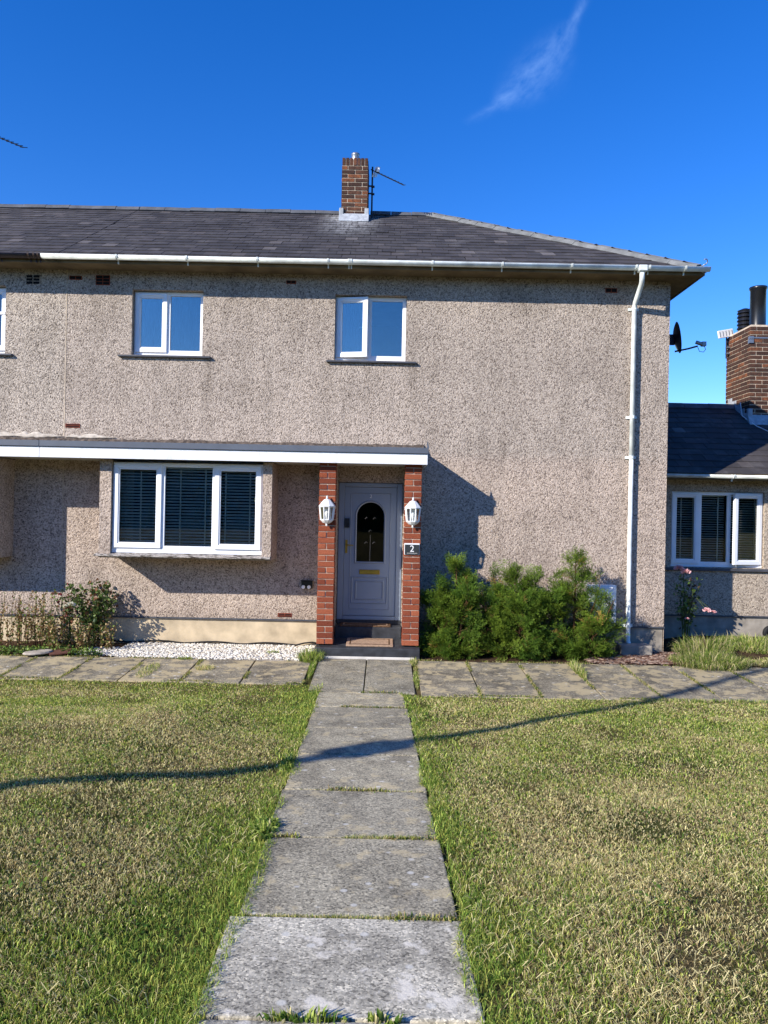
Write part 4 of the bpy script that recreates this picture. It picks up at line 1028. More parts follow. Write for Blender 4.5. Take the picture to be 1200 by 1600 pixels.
tag(MB().tube(mbn, .013, 6).obj('black_hose', 'rubber', None, smooth=True), 'thin black hose lying along the foot of the cream plinth', 'hose')
m = MB().lathe([(.16, -.0), (.17, .012), (.155, .03), (.06, .034)], (0, 0, 0), 18); fs = m.obj('flat_stone', 'flat_stone', None, smooth=False)
fs.location = (-4.70, -1.02, .0); fs.scale = (1.15, .7, 1); fs.rotation_euler = (.03, -.05, .4); tag(fs, 'pale round flat stone at the edge of the left bed', 'stone')
bd = MB().box(-.14, .14, -.1, .1, 0, .025).obj('broken_tile', 'brown_board', None, bevel=.005); bd.location = (-4.42, -.95, .0); bd.rotation_euler = (.1, -.08, .35); tag(bd, 'reddish brown broken tile lying beside the flat stone', 'tile')
wh = thing('wheel', 'small black wheel standing on the grass below the bungalow wall', 'wheel', (6.26, .83, .08))
gz = float(G(6.26, .83))
pr = [(.062, -.03), (.1, -.036), (.118, -.02), (.12, 0), (.118, .02), (.1, .036), (.062, .03)]
MB().lathe(pr + [pr[0]], (6.26, .83, gz+.115), 24, 'y').obj('tyre', 'rubber', wh, smooth=True)
MB().lathe([(.0601, -.02), (.0601, .02), (.02, .03), (.02, -.03)], (6.26, .83, gz+.115), 18, 'y').obj('hub', 'metal_grey', wh)
# telegraph pole behind the camera whose shadow crosses the lawn
PX0, PY0 = -8.2, -11.4
gz = float(G(PX0, PY0))
tp = thing('telegraph_pole', 'tall timber telegraph pole standing out of view, its shadow crossing the lawn', 'pole', (PX0, PY0, gz))
MB().tube([(PX0, PY0, gz-.3), (PX0, PY0, gz+4), (PX0, PY0, gz+9.0)], [.10, .085, .065], 14).obj('shaft', 'timber_pole', tp, smooth=True)
MB().box(PX0-.17, PX0+.17, PY0-.12, PY0+.12, gz+4.8, gz+5.15).obj('shadow_block', 'metal_grey', tp, bevel=.02)  # unseen box added to thicken the pole's shadow near the path
for z in (6.8, 7.2, 7.6): MB().tube([(PX0-.16, PY0, gz+z), (PX0+.16, PY0, gz+z)], .012, 6).obj('step_iron', 'metal_grey', tp)

# ------------------------------------------------------------------ planting
def lin(*c): return np.array(srgb(*c)[:3])
def blades(P, H, W, lean_az, lean, col, curl=.5, roll=None):
    """P (n,3) roots; 5-vertex blades that lean over; returns V, F (tris), C"""
    n = len(P); az = NR.uniform(0, 2*np.pi, n) if roll is None else roll
    side = np.stack([np.cos(az), np.sin(az), np.zeros(n)], 1)
    ld = np.stack([np.cos(lean_az), np.sin(lean_az), np.zeros(n)], 1)
    up = np.array([0, 0, 1.0])
    m = P + (up*np.cos(lean*.45)[:, None] + ld*np.sin(lean*.45)[:, None])*(H*.55)[:, None]
    tip = m + (up*np.cos(lean*(1+curl))[:, None] + ld*np.sin(lean*(1+curl))[:, None])*(H*.45)[:, None]
    w = W[:, None]*.5
    V = np.stack([P-side*w, P+side*w, m+side*w*.85, m-side*w*.85, tip], 1).reshape(-1, 3)
    b = np.arange(n)[:, None]*5
    F = np.concatenate([b+np.array([0, 1, 2]), b+np.array([0, 2, 3]), b+np.array([3, 2, 4])], 1).reshape(-1, 3)
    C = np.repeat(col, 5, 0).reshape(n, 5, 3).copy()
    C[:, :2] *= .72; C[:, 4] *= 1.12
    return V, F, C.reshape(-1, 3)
def merge(parts):
    V, F, C = [], [], []; o = 0
    for v, f, c in parts: V.append(v); F.append(f+o); C.append(c); o += len(v)
    return np.concatenate(V), np.concatenate(F), np.concatenate(C)
GREEN = lin(134, 160, 62); DEEP = lin(84, 120, 46); STRAW = lin(240, 226, 168); OLIVE = lin(182, 182, 90); BROWN = lin(182, 160, 114); LIME = lin(190, 204, 104)
def lawn_colour(x, y):
    """straw / green balance of the turf: 0 green .. 1 dry"""
    D = y-CAM_Y
    d = .47 + 1.0*(fbm(x*.75+3, y*.75, 21)-.5) + 1.1*(fbm(x*3.1, y*3.1, 22, 3)-.5)
    left = x < -.2
    dry_l = np.exp(-(((x+1.45)/1.0)**2 + ((D-6.1)/1.6)**2))*.62 + np.exp(-(((x+1.9)/.8)**2 + ((D-4.2)/.9)**2))*.22
    dry_r = np.exp(-(((x-1.35)/.9)**2 + ((D-4.9)/1.2)**2))*.42 + .08
    d = d + np.where(left, dry_l-.06, dry_r)
    edge = np.minimum(np.abs(x-path_l(D)), np.abs(x-path_r(D)))
    d = d - .55*np.exp(-(edge/np.where(left, .48, .25))**2)
    d = d - np.where(left, .30*smooth01((3.8-D)/1.0), .05*smooth01((3.2-D)/.6))
    return np.clip(d + NR.normal(0, .10, len(x)), 0, 1)
def sample_lawn(d0, d1, dens, marg, inner=None):
    hw = .5*d1 + marg; n = int(2*hw*(d1-d0)*dens)
    x = NR.uniform(-hw, hw, n); D = NR.uniform(d0, d1, n)
    wob = .05*(fbm(x*0+1.3, D*6, 31)-.5)*2; tuf = .16*np.maximum(0, vnoise(D*2.6, D*0, 8)-.55)
    okl = (x < path_l(D)+wob+tuf+.012) & (D < 9.37+.03*np.sin(x*9))
    okr = (x > path_r(D)-wob-.10*np.maximum(0, vnoise(D*3.1, D*0, 18)-.6)-.008) & (D < 8.97+.03*np.sin(x*8))
    ok = (okl | okr) & (np.abs(x) < .5*D+marg)
    if inner is not None: ok &= np.abs(x) > .5*D+inner
    return x[ok], D[ok]
parts = []
for d0, d1, dens, h, w in ((1.9, 3.0, 19000, .031, .0029), (3.0, 4.2, 15000, .030, .0032), (4.2, 5.8, 12000, .028, .0038), (5.8, 7.4, 8500, .027, .0046), (7.4, 9.4, 6500, .027, .006), (.8, 5.0, 2300, .034, .009), (5.0, 9.4, 2300, .034, .010)):
    x, D = sample_lawn(d0, d1, dens, 4.6, .7) if dens == 2300 else sample_lawn(d0, d1, dens, .7); y = D+CAM_Y; n = len(x)
    dry = lawn_colour(x, y)
    thin = fbm(x*2.3, y*2.3, 77, 3)
    keep = NR.uniform(0, 1, n) < np.clip(-.2 + 2.2*thin, .3, 1); x, y, dry, D = x[keep], y[keep], dry[keep], D[keep]; n = len(x)
    u = NR.uniform(0, 1, n); isdry = u < dry*.85
    k = NR.uniform(0, 1, (n, 1)); g = GREEN*(1-k) + DEEP*k
    g = np.where((NR.uniform(0, 1, n) < .28)[:, None], LIME, g); g = np.where((NR.uniform(0, 1, n) < .25)[:, None], OLIVE, g)
    s = np.where((NR.uniform(0, 1, n) < .35)[:, None], BROWN, STRAW*NR.uniform(.75, 1.1, (n, 1)))
    col = np.where(isdry[:, None], s, g)*NR.uniform(.5, 1.35, (n, 1))
    edge = np.minimum(np.abs(x-path_l(D)), np.abs(x-path_r(D)))
    hh = h*NR.uniform(.4, 1.35, n)*(1+.7*np.exp(-(edge/.12)**2))*(.7+.9*fbm(x*2.1+7, y*2.1, 91, 3))*np.where(isdry, .95, 1.0)
    lean = np.where(isdry, NR.uniform(.9, 1.6, n), np.abs(NR.normal(1.05, .5, n)))
    P = np.stack([x, y, G(x, y)-.010], 1)
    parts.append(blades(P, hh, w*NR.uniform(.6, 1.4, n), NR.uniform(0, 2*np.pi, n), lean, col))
# broad-leaved weeds in the turf: clover and daisy rosettes
n = 11000
D = 1.95 + 5.5*NR.uniform(0, 1, n)**1.5; x = NR.uniform(-1, 1, n)*(.5*D+.5); y = D+CAM_Y
cl = fbm(x*1.4+9, y*1.4, 51)
ok = ((x < path_l(D)+.02) | (x > path_r(D)-.01)) & (cl > np.where(x < 0, .52, .60)); x, y = x[ok], y[ok]; n = len(x)
r = NR.uniform(.004, .010, n); cz = G(x, y)+NR.uniform(.01, .03, n); ang = NR.uniform(0, 6.28, n)
th = np.linspace(0, 2*np.pi, 7)[:-1]; tilt = NR.normal(0, .35, (n, 2))
ox = np.cos(th)[None]*r[:, None]*1.25; oy = np.sin(th)[None]*r[:, None]*.8
px_ = ox*np.cos(ang)[:, None]-oy*np.sin(ang)[:, None]; py_ = ox*np.sin(ang)[:, None]+oy*np.cos(ang)[:, None]
V = np.stack([x[:, None]+px_, y[:, None]+py_, cz[:, None]+px_*tilt[:, :1]+py_*tilt[:, 1:]], 2).reshape(-1, 3)
b = np.arange(n)[:, None]*6; F = np.concatenate([b+np.array(q) for q in ([0, 1, 2], [0, 2, 3], [0, 3, 4], [0, 4, 5])], 1).reshape(-1, 3)
C = np.repeat(np.where(NR.uniform(0, 1, (n, 1)) < .5, GREEN*.85, DEEP*.9)*NR.uniform(.7, 1.15, (n, 1)), 6, 0)
parts.append((V, F, C))
# loose straw cuttings left lying by the mower
n = 16000
D = 1.95 + 6.8*NR.uniform(0, 1, n)**1.35; x = NR.uniform(-1, 1, n)*(.5*D+.6); y = D+CAM_Y
ok = ((x < path_l(D)-.02) | (x > path_r(D)+.02)) & (fbm(x*1.1+4, y*1.6, 131) + .25*fbm(x*5, y*5, 132, 2) > .66) & (D < 8.8); x, y = x[ok], y[ok]; n = len(x)
parts.append(blades(np.stack([x, y, G(x, y)+NR.uniform(.006, .02, n)], 1), NR.uniform(.04, .11, n), NR.uniform(.0022, .0045, n), NR.uniform(0, 6.28, n), NR.uniform(1.45, 1.75, n)/.8, np.where(NR.uniform(0, 1, (n, 1)) < .7, STRAW, BROWN)*NR.uniform(.75, 1.1, (n, 1)), 0.0))
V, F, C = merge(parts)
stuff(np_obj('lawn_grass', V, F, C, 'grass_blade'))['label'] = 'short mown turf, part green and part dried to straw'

def tuft(label, x, y, rx, ry, n, h, green=.8, group=None, shade=.8, name='grass_tuft', lie=.5, mat='grass_blade', w=.005, z=None):
    a = NR.uniform(0, 6.28, n); r = np.sqrt(NR.uniform(0, 1, n))
    px, py = x+rx*r*np.cos(a), y+ry*r*np.sin(a)
    zz = G(px, py) if z is None else np.full(n, z)
    k = NR.uniform(0, 1, (n, 1)); g = np.where(k < .4, GREEN, np.where(k < .65, DEEP, LIME))
    col = np.where((NR.uniform(0, 1, n) < green)[:, None], g, STRAW)*NR.uniform(.7, 1.2, (n, 1))*shade
    la = np.arctan2(py-y, px-x) + NR.normal(0, .8, n)
    V, F, C = blades(np.stack([px, py, zz], 1), h*NR.uniform(.4, 1.2, n), w*NR.uniform(.6, 1.3, n), la, np.abs(NR.normal(lie, .35, n))*(.4+r), col, .8)
    o = np_obj(name, V, F, C, mat); return tag(o, label, 'weed', group) if True else o
wg = 'weeds growing in the path joints'
tuft('bright green grass tuft at the left front corner of the porch step', -.97, -.92, .17, .20, 900, .16, .9, wg)
tuft('grass strip in the slab joint left of the garden path end', -.905, -1.45, .035, .5, 700, .07, .9, wg)
tuft('yellowing weed at the right front corner of the porch step', .445, -1.0, .05, .16, 240, .07, .6, wg)
tuft('small grass strip in the slab joint right of the garden path end', .445, -1.9, .03, .45, 320, .05, .8, wg)
tuft('tall grass tuft in the path joint in front of the conifers', 2.62, -1.35, .05, .38, 600, .14, .7, wg)
tuft('dry green weed patch on the left cross path by the gravel', -2.98, -1.7, .10, .38, 420, .06, .6, wg)
tuft('brown weed clump on the left cross path nearer the porch', -2.28, -1.55, .13, .10, 260, .07, .35, wg)
tuft('small weed sprig at the gravel edge', -2.68, -1.05, .10, .06, 160, .06, .9, wg)
tuft('low weed sprig growing out of the white gravel near the porch', -1.55, -.55, .09, .05, 120, .06, .9, wg)
tuft('dry grass along the joint behind the pale bottom slab', -.12, 3.425+CAM_Y, .50, .013, 900, .022, .45, wg, w=.003)
tuft('mossy grass patch in the middle of the path joint', .02, 4.395+CAM_Y, .22, .02, 600, .028, .55, wg, w=.003)
tuft('dry wisps along the far path joint', -.1, 5.285+CAM_Y, .45, .01, 260, .018, .3, wg, w=.003)
tuft('leafy weed at the bottom edge of the path, left of centre', -.24, 2.665+CAM_Y, .15, .02, 110, .045, .9, wg, w=.012)
tuft('small leafy weed at the bottom edge of the path, near centre', .035, 2.665+CAM_Y, .06, .02, 40, .045, .9, wg, w=.012)
tuft('dark leafy weed clump leaning over the left path edge', -.66, 4.48+CAM_Y, .07, .16, 260, .07, .95, wg, w=.014, lie=.9)
tuft('leafy weed on the left path edge beyond the dark clump', -.70, 5.9+CAM_Y, .05, .2, 200, .07, .95, wg, w=.008, lie=.9)
# moss and fine grass creeping along the slab joints and edges
jl = []
for xx in np.linspace(-8.4, -.95, 11): jl.append((xx, 9.38, xx, 10.5))
for xx in np.linspace(.47, 7.6, 11): jl.append((xx, 8.97, xx, 10.66))
jl += [(-6, 9.38, -.95, 9.38), (.47, 8.98, 7.6, 8.98), (-.86, 9.05, .42, 9.05), (.5, 10.67, 5, 10.67), (-5.5, 10.5, -1, 10.5)]
for D_ in (Ds[3], Ds[4], Ds[5], Ds[8]): jl.append((path_l(D_), D_, path_r(D_), D_))
P = []
for (xa, da, xb, db) in jl:
    L_ = math.hypot(xb-xa, db-da); n = int(L_*520); u = NR.uniform(0, 1, n); px = xa+(xb-xa)*u+NR.normal(0, .014, n); dd = da+(db-da)*u+NR.normal(0, .014, n)
    ok = fbm(px*2.3+da, dd*2.3, 151, 3) > .50; P.append(np.stack([px[ok], dd[ok]+CAM_Y], 1))
P = np.concatenate(P); n = len(P); kk = NR.uniform(0, 1, (n, 1))
V, F, C = blades(np.stack([P[:, 0], P[:, 1], base_z(P[:, 1])+.001], 1), NR.uniform(.012, .045, n), NR.uniform(.004, .009, n), NR.uniform(0, 6.28, n), np.abs(NR.normal(.8, .4, n)), np.where(kk < .35, DEEP, np.where(kk < .65, OLIVE, np.where(kk < .85, BROWN, STRAW)))*NR.uniform(.5, 1.0, (n, 1)))
stuff(np_obj('joint_moss', V, F, C, 'grass_blade'))['label'] = 'moss and fine grass in the joints of the paving'
rg = 'rough grass between the houses'
tuft('big tussock of long yellow-green grass right of the bark bed', 4.62, -.78, .52, .34, 2400, .22, .72, rg, .62, lie=.85, w=.007)
tuft('long grass under the pink rose at the house corner', 4.82, -.05, .40, .40, 1100, .28, .65, rg, .62, lie=.7, w=.007)
tuft('low grass patch below the bungalow wall', 5.75, .30, .55, .45, 2200, .16, .75, rg, lie=.8, w=.007)
tuft('dry short grass at the far right beside the path', 5.9, -.65, .75, .28, 1700, .10, .45, rg, lie=.9, w=.007)
tuft('green grass strip running back to the bungalow at the right edge', 6.3, .15, .5, .22, 1500, .16, .85, rg, lie=.7, w=.007)
tuft('grass creeping over the path edge below the rough tussock', 4.2, -2.62, 1.2, .04, 900, .05, .7, rg, w=.006)

# white gravel strip
n = 6500
gx = NR.uniform(-4.25, -1.0, n); gy_ = NR.uniform(-1.02, .01, n)
ok = (gy_ > -1.0+.05*np.sin(gx*3)+.10*smooth01((-3.5-gx)/.7)) & ~((gx < -3.75) & (gy_ > -.35+.3*(gx+3.75))); gx, gy_ = gx[ok], gy_[ok]; n = len(gx)
phi = (1+5**.5)/2
ico = np.array([(-1, phi, 0), (1, phi, 0), (-1, -phi, 0), (1, -phi, 0), (0, -1, phi), (0, 1, phi), (0, -1, -phi), (0, 1, -phi), (phi, 0, -1), (phi, 0, 1), (-phi, 0, -1), (-phi, 0, 1)])/1.9
icf = np.array([(0,11,5),(0,5,1),(0,1,7),(0,7,10),(0,10,11),(1,5,9),(5,11,4),(11,10,2),(10,7,6),(7,1,8),(3,9,4),(3,4,2),(3,2,6),(3,6,8),(3,8,9),(4,9,5),(2,4,11),(6,2,10),(8,6,7),(9,8,1)])
def rocks(px, py, pz, r, flat=.65):
    n = len(px); sc = r[:, None]*NR.uniform(.7, 1.3, (n, 3))*np.array([1.1, 1.0, flat]); a = NR.uniform(0, 6.28, n)
    v = ico[None]*(1+NR.normal(0, .13, (n, 12, 1)))*sc[:, None, :]
    X = v[..., 0]*np.cos(a)[:, None]-v[..., 1]*np.sin(a)[:, None]; Y = v[..., 0]*np.sin(a)[:, None]+v[..., 1]*np.cos(a)[:, None]
    V = np.stack([px[:, None]+X, py[:, None]+Y, pz[:, None]+v[..., 2]], 2).reshape(-1, 3)
    return V, (np.arange(n)[:, None, None]*12+icf[None]).reshape(-1, 3)
V, F = rocks(gx, gy_, G(gx, gy_)+NR.uniform(-.004, .014, n), NR.uniform(.011, .021, n))
c = np.where(NR.uniform(0, 1, (n, 1)) < .78, lin(226, 220, 206), lin(196, 184, 162))*NR.uniform(.75, 1.05, (n, 1))
stuff(np_obj('white_gravel', V, F, np.repeat(c, 12, 0), 'pebble'))['label'] = 'strip of white gravel under the bay window'
soil = MB()
def bed(name, x0, x1, y0, y1, mat, seed):
    xs = np.arange(x0, x1+.01, .09); ys = np.arange(y0, y1+.01, .09); A, B = np.meshgrid(xs, ys)
    Z = G(A, B)-.004+.035*(fbm(A*4, B*4, seed)-.35); nx = len(xs); ii = (np.arange(len(ys)-1)[:, None]*nx+np.arange(nx-1)[None]).ravel()
    struct(np_obj(name, np.stack([A.ravel(), B.ravel(), Z.ravel()], 1), np.stack([ii, ii+1, ii+nx+1, ii+nx], 1), None, mat, smooth=True))
bed('soil_bed', -9.0, -3.7, -1.02, -.0, 'soil', 61); bed('soil_bed', .56, 4.35, -.88, .0, 'soil', 62); bed('soil_bed', 4.3, 7.5, -.86, 1.2, 'soil', 63)
bed('gravel_bed', -3.68, -.95, -1.0, .0, 'flat_stone', 64)
# bark mulch
n = 2600; bx0 = NR.uniform(2.9, 4.45, n); by0 = NR.uniform(-.86, -.05, n)
L = NR.uniform(.02, .075, n); w = NR.uniform(.004, .013, n); a = NR.normal(0, .7, n); tl = NR.normal(0, .2, n); bz = G(bx0, by0)+NR.uniform(.012, .035, n)
dx, dy, dz = np.cos(a)*L, np.sin(a)*L, np.sin(tl)*L*.6; sx, sy = -np.sin(a)*w, np.cos(a)*w
V = np.stack([np.stack([bx0-dx-sx, by0-dy-sy, bz-dz], 1), np.stack([bx0+dx-sx, by0+dy-sy, bz+dz], 1), np.stack([bx0+dx+sx, by0+dy+sy, bz+dz+.003], 1), np.stack([bx0-dx+sx, by0-dy+sy, bz-dz+.003], 1), np.stack([bx0, by0, bz+.012], 1)], 1).reshape(-1, 3)
b = np.arange(n)[:, None]*5; F = np.concatenate([b+np.array(q) for q in ([0, 1, 4], [1, 2, 4], [2, 3, 4], [3, 0, 4])], 1).reshape(-1, 3)
c = np.where(NR.uniform(0, 1, (n, 1)) < .45, lin(150, 128, 112), lin(92, 66, 54))*NR.uniform(.6, 1.2, (n, 1))
stuff(np_obj('bark_mulch', V, F, np.repeat(c, 5, 0), 'vcol'))['label'] = 'shredded bark covering the bed at the house corner'

# ---- far belt of trees across the field behind the viewpoint (seen in the window glass)
n = 42000; tx0 = NR.uniform(-110, 110, n); hgt = 6.5+3.5*fbm(tx0*.11, tx0*0, 71); tz0 = .4+hgt*NR.uniform(0, 1, n)**.8; ty0 = -58+NR.normal(0, 1.6, n)
P = np.stack([tx0, ty0, tz0], 1); a = NR.normal(0, 1, (n, 3)); b = NR.normal(0, 1, (n, 3)); a /= np.linalg.norm(a, axis=1, keepdims=True); b /= np.linalg.norm(b, axis=1, keepdims=True)
r = NR.uniform(.4, .9, (n, 1)); V = np.stack([P-a*r, P+b*r, P+a*r, P-b*r], 1).reshape(-1, 3); F = np.arange(4*n).reshape(-1, 4)
stuff(np_obj('tree_belt', V, F, np.repeat(lin(58, 76, 40)[None]*NR.uniform(.6, 1.2, (n, 1)), 4, 0), 'vcol'))['label'] = 'belt of trees across the field behind the viewpoint'

# ---- conifers
def frond_template(seed):
    rr = random.Random(seed); segs = []
    def seg(p, d, l, w, lvl): segs.append((p, d, l, w, lvl))
    d0 = Vector((0, 1, 0)); p = Vector((0, 0, 0)); n0 = 7
    for i in range(n0):
        t = i/n0; step = 1.0/n0
        dd = Vector((rr.gauss(0, .06), 1, rr.gauss(0, .06)-.15*t)).normalized(); seg(p.copy(), dd, step*1.25, .030*(1-t*.5), t)
        for sg in (-1, 1):
            l = (.46*(1-t*.75)+.05)*rr.uniform(.7, 1.15); ang = rr.uniform(.55, .95)*sg
            bd_ = Vector((math.sin(ang), math.cos(ang), rr.gauss(0, .5))).normalized(); q = p.copy(); m_ = max(2, int(l/.12))
            for k in range(m_):
                tt = k/m_; seg(q.copy(), bd_, l/m_*1.3, .026*(1-tt*.4), min(1, t*.4+tt*.7))
                for s2 in ((-1,) if (i+k) % 2 else (1,)):
                    a2 = ang + s2*rr.uniform(.5, .85); b2 = Vector((math.sin(a2), math.cos(a2), bd_.z+rr.gauss(0, .45))).normalized()
                    seg(q+bd_*(l/m_*.5), b2, l/m_*rr.uniform(.75, 1.15)*(1.25-tt*.4), .026, min(1, t*.3+tt*.6+.3))
                bd_ = (bd_+Vector((0, .06, rr.gauss(0, .05)))).normalized(); q += bd_*(l/m_)
        p += dd*step
    V, F, T = [], [], []
    for p, d, l, w, lv in segs:
        s_ = d.cross(Vector((rr.gauss(0, .35), rr.gauss(0, .35), 1))).normalized()*w*.5
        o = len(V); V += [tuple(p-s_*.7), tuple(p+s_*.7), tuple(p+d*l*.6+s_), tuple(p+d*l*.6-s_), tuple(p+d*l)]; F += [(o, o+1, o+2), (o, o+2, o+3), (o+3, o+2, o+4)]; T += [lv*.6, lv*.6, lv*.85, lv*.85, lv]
    return np.array(V), np.array(F), np.array(T)
FT = [frond_template(k) for k in range(4)]
def conifer(label, x, y, rx, ry, h, nf, leaders, seed, lowskirt=.12, shape=1.0):
    rg_ = np.random.default_rng(seed); t = thing('conifer_shrub', label, 'shrub', (x, y, float(G(x, y))), 'conifer shrubs in front of the house wall')
    z0 = float(G(x, y)); parts = []; stems = MB()
    tops = [(0, 0, 1.0)] + list(leaders)
    for (lx, ly, lh) in tops:
        pts = [(x+lx*.12*rx, y+ly*.12*ry, z0-.03), (x+lx*rx*.45, y+ly*ry*.45, z0+h*lh*.4), (x+lx*rx*.85, y+ly*ry*.85, z0+h*lh*.75), (x+lx*rx, y+ly*ry, z0+h*lh*.97)]
        stems.tube(pts, [.028, .018, .011, .004], 6)
    ntop = len(tops); tops = np.array(tops)
    for k in range(nf//11):
        i = int(rg_.integers(0, ntop)) if rg_.random() > .3 else 0
        lx, ly, lh = tops[i]; v = .06+.94*rg_.random()**.85
        H = h*lh*v
        cx, cy = x+lx*rx*(.25+.75*v), y+ly*ry*(.25+.75*v)
        rad = (1-v)**.5*(.84+.20*math.sin(min(1, v*3.2)*1.57))*(1.0 if i == 0 else .66)*rg_.uniform(.78, 1.06)
        az = rg_.uniform(0, 6.283); out = np.array([math.cos(az)*rx, math.sin(az)*ry, 0])
        tip = np.array([cx, cy, z0+H]) + out*rad; tip[2] = max(tip[2]-.10*rad*(1-v), z0+.05)
        b0 = np.array([cx, cy, z0+H-(.10+.30*rad)*h*.55]); b0[2] = max(b0[2], z0+.03)
        if rg_.random() < .16: tip[2] = z0+rg_.uniform(.06, .35); b0[2] = min(b0[2], tip[2]+.1)
        bd = tip-b0; bl = np.linalg.norm(bd); bd /= bl+1e-6
        mixg = rg_.uniform(0, 1)
        stems.tube([tuple(b0), tuple((b0+tip)/2), tuple(tip)], [.007, .005, .002], 4, cap=False)
        for q in range(int(rg_.integers(9, 14))):
            tt_ = .28+.72*(q+1)/13 if q < 12 else 1.0
            P = b0+(tip-b0)*min(1.0, tt_)+rg_.normal(0, .03, 3)
            sd = np.cross(bd, rg_.normal(0, 1, 3)); sd /= np.linalg.norm(sd)+1e-6
            d = bd*.9 + sd*rg_.uniform(.3, 1.0) + np.array([0, 0, .05+.25*v]); d /= np.linalg.norm(d)
            nrm = np.cross(d, np.array([0, 0, 1.0])); nrm /= np.linalg.norm(nrm)+1e-6
            a = rg_.uniform(-1.3, 1.3); s = nrm*math.cos(a)+np.cross(d, nrm)*math.sin(a); n_ = np.cross(s, d)
            L = rg_.uniform(.12, .26)*(1.25-.5*tt_)
            tv, tf, tt = FT[int(rg_.integers(0, 4))]
            V = P + (tv[:, :1]*s + tv[:, 1:2]*d + tv[:, 2:]*n_)*L
            V[:, 1] = np.minimum(V[:, 1], -.02); V[:, 2] = np.maximum(V[:, 2], z0-.01)
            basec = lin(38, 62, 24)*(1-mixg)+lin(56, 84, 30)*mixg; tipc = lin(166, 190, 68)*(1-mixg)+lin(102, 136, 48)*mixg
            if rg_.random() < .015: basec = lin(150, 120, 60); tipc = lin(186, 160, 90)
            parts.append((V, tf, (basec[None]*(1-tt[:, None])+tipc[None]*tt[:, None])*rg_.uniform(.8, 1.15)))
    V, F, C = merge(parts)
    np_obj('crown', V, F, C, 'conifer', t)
    stems.obj('trunk', 'stem_brown', t, smooth=True)
conifer('left conifer shrub, upright and pointed, beside the right porch pier', 1.06, -.50, .48, .40, 1.36, 1350, [(-.55, -.2, .80), (.45, .3, .92), (-.85, .1, .58), (.3, -.6, .75)], 1)
conifer('middle conifer shrub, the widest and bushiest of the three', 1.93, -.50, .62, .42, 1.36, 1850, [(-.55, .2, .94), (.5, .1, .93), (.9, -.2, .74), (-.85, -.3, .72), (.1, -.7, .72)], 2)
conifer('right conifer shrub with an open thin top in front of the meter box', 2.78, -.45, .62, .40, 1.46, 900, [(.55, -.2, .78), (-.5, .1, .80), (.85, -.4, .62), (.4, -.7, .40)], 3)

# ---- leafy plants
def leaf_cloud(pts, dirs, size, cols, rng):
    """pointed oval leaves"""
    n = len(pts); d = dirs/np.linalg.norm(dirs, axis=1, keepdims=True); r = rng.normal(0, 1, (n, 3)); s = np.cross(d, r); s /= np.linalg.norm(s, axis=1, keepdims=True); nn = np.cross(s, d)
    tpl = np.array([(0, 0, 0), (.36, .3, .10), (.40, .62, .08), (0, 1.05, -.08), (-.40, .62, .08), (-.36, .3, .10), (0, .5, -.03)])
    V = pts[:, None]+(tpl[None, :, :1]*s[:, None]+tpl[None, :, 1:2]*d[:, None]+tpl[None, :, 2:]*nn[:, None])*size[:, None, None]
    f = np.array([(6, 0, 1), (6, 1, 2), (6, 2, 3), (6, 3, 4), (6, 4, 5), (6, 5, 0)])
    return V.reshape(-1, 3), (np.arange(n)[:, None, None]*7+f[None]).reshape(-1, 3), np.repeat(cols, 7, 0)
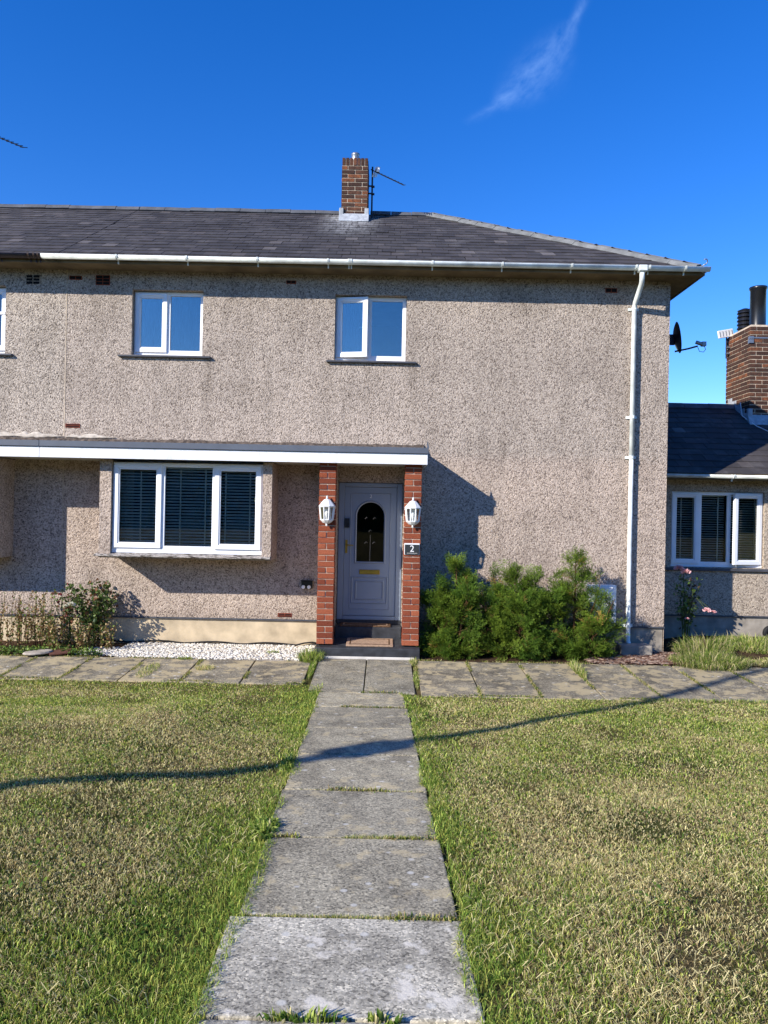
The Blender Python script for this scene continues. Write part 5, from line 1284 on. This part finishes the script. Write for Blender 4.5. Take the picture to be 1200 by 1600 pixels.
def rose(label, x, y, h, spread, nst, nl, flowers, seed, palette, lsize=(.03, .06), group='rose bushes', flower_col=(236, 186, 190)):
    rg_ = np.random.default_rng(seed); rr = random.Random(seed); z0 = float(G(x, y))
    t = thing('rose_bush', label, 'shrub', (x, y, z0), group); st_ = MB(); P, Dd, ends = [], [], []
    for k in range(nst):
        a = rr.uniform(0, 6.28); sp_ = spread*rr.uniform(.25, 1.0); hh = h*rr.uniform(.6, 1.0)
        p0 = Vector((x+.05*math.cos(a), y+.05*math.sin(a), z0-.02)); p3 = Vector((x+sp_*math.cos(a), min(y+sp_*math.sin(a)*.7, -.03) if y < 0 else y+sp_*math.sin(a)*.5, z0+hh))
        p1 = p0.lerp(p3, .35)+Vector((0, 0, .14*hh)); p2 = p0.lerp(p3, .7)+Vector((rr.gauss(0, .03), 0, .08*hh))
        pts = [p0, p1, p2, p3]; st_.tube(pts, [.008, .006, .005, .003], 5); ends.append(p3)
        for q in range(nl//nst):
            tt = rr.uniform(.22, 1.0); i = min(2, int(tt*3)); f_ = tt*3-i; b = pts[i].lerp(pts[i+1], f_)
            b = b+Vector((rr.gauss(0, .045), rr.gauss(0, .035), rr.gauss(0, .035))); 
            if y < 0: b.y = min(b.y, -.03)
            P.append(b); Dd.append((rr.gauss(0, .8), rr.gauss(-.25, .7), rr.gauss(.05, .55)))
    st_.obj('stems', 'stem_green', t)
    n = len(P); idx = rg_.integers(0, len(palette), n); cols = np.array([lin(*palette[i]) for i in idx])*rg_.uniform(.7, 1.2, (n, 1))
    V, F, C = leaf_cloud(np.array([tuple(p) for p in P]), np.array(Dd), rg_.uniform(*lsize, n), cols, rg_)
    if y < 0: V[:, 1] = np.minimum(V[:, 1], -.01)
    np_obj('foliage', V, F, C, 'leaf', t)
    for (fx, fy, fz, fr) in flowers:
        n = 26; k = np.arange(n); a = k*2.4; el = .15+1.2*(k/n); dirs = np.stack([np.cos(a)*np.cos(el), np.sin(a)*np.cos(el), np.sin(el)], 1)
        pts = np.array([(fx, fy, fz)])+dirs*fr*.15
        V, F, C = leaf_cloud(pts, dirs+rg_.normal(0, .12, (n, 3)), np.full(n, fr)*(1-.35*k/n), lin(*flower_col)[None]*rg_.uniform(.8, 1.05, (n, 1)), rg_)
        np_obj('flower', V, F, C, 'leaf', t)
        ends.sort(key=lambda e: (e-Vector((fx, fy, fz))).length); e = ends[0]
        MB().tube([tuple(e), ((e.x+fx)/2, (e.y+fy)/2, (e.z+fz)/2+.01), (fx, fy, fz)], .004, 5).obj('flower_stalk', 'stem_green', t)
LP = [(70, 92, 44), (92, 112, 56), (58, 78, 40), (112, 130, 70), (120, 84, 60)]
rose('leafy rose bush with dark green leaves against the cream plinth', -4.22, -.30, 1.0, .46, 18, 760, [(-4.42, -.62, .62, .055), (-4.54, -.55, .58, .045)], 5, LP, (.035, .07), flower_col=(226, 224, 210))
rose('smaller reddish-tipped rose bush left of the leafy one', -4.60, -.28, .90, .26, 10, 330, [(-4.66, -.45, .74, .035)], 6, LP+[(128, 62, 58)], (.03, .055), flower_col=(170, 70, 80))
rose('pink-flowered climbing rose in the gap beside the house corner', 4.78, .55, 1.22, .33, 10, 300, [(4.60, .40, 1.23, .085), (4.70, .38, 1.18, .08), (5.02, .33, .60, .065), (5.12, .32, .58, .045), (4.74, .4, .46, .035), (4.80, .42, 1.06, .03)], 8, [(70, 92, 44), (98, 122, 58), (132, 146, 76), (84, 70, 48)], (.035, .065))
def dry_stems(label, x, y, rx, ry, n, h, seed):
    rr = random.Random(seed); z0 = float(G(x, y)); t = thing('dried_flower_clump', label, 'plant', (x, y, z0), 'dried plants in the left bed'); m = MB(); P = []; Dd = []
    for k in range(n):
        a = rr.uniform(0, 6.28); r = math.sqrt(rr.random()); bx, by = x+rx*r*math.cos(a), y+ry*r*math.sin(a); hh = h*rr.uniform(.5, 1.0)
        tx_, ty_ = bx+rr.gauss(0, .06), min(by+rr.gauss(0, .05), -.04); m.tube([(bx, by, z0-.02), ((bx+tx_)/2+rr.gauss(0, .01), (by+ty_)/2, z0+hh*.5), (tx_, ty_, z0+hh)], [.004, .003, .002], 4, cap=False)
        for q in range(30):
            tt = rr.uniform(.15, 1.0); P.append((bx+(tx_-bx)*tt+rr.gauss(0, .012), by+(ty_-by)*tt+rr.gauss(0, .012), z0+hh*tt)); Dd.append((rr.gauss(0, .6), rr.gauss(0, .6), rr.gauss(.2, .6)))
    m.obj('stems', 'stem_brown', t); rg_ = np.random.default_rng(seed); nn = len(P)
    pal = np.array([lin(168, 140, 96), lin(136, 100, 68), lin(190, 166, 120), lin(116, 130, 62), lin(98, 118, 54)])
    V, F, C = leaf_cloud(np.array(P), np.array(Dd), rg_.uniform(.016, .04, nn), pal[rg_.integers(0, 5, nn)]*rg_.uniform(.7, 1.1, (nn, 1)), rg_)
    V[:, 1] = np.minimum(V[:, 1], -.01); stuff(np_obj('seed_heads', V, F, C, 'leaf', t))
dry_stems('tall brown dried flower stems at the left edge of the bed', -5.15, -.42, .42, .25, 62, .82, 3)
dry_stems('shorter brown dried stems in front of the rose bushes', -4.52, -.62, .32, .18, 36, .50, 4)
dry_stems('low dried stems at the foot of the leafy rose bush', -4.05, -.55, .24, .14, 18, .40, 9)
def ground_cover(label, x, y, rx, ry, n, seed, pal, ls=(.02, .04), h=.09):
    rg_ = np.random.default_rng(seed); a = rg_.uniform(0, 6.28, n); r = np.sqrt(rg_.uniform(0, 1, n)); px, py = x+rx*r*np.cos(a), np.minimum(y+ry*r*np.sin(a), -.02)
    P = np.stack([px, py, G(px, py)+rg_.uniform(.01, h, n)], 1); cols = np.array([lin(*q) for q in pal])[rg_.integers(0, len(pal), n)]*rg_.uniform(.7, 1.2, (n, 1))
    V, F, C = leaf_cloud(P, rg_.normal(0, 1, (n, 3))*np.array([1, 1, .4])+np.array([0, -.2, .25]), rg_.uniform(*ls, n), cols, rg_); tag(np_obj('leafy_weed', V, F, C, 'leaf'), label, 'weed', 'leafy weeds in the left bed')
WP = [(104, 132, 52), (84, 112, 46), (132, 150, 74), (70, 92, 40)]
ground_cover('light green leafy weeds at the left edge of the bed', -5.05, -.92, .40, .12, 420, 31, WP)
ground_cover('light green leafy weeds spilling over the path beside the broken tile', -4.15, -.92, .30, .12, 330, 32, WP)
ground_cover('leafy weeds under the dried stems', -4.6, -.75, .3, .14, 260, 33, WP)
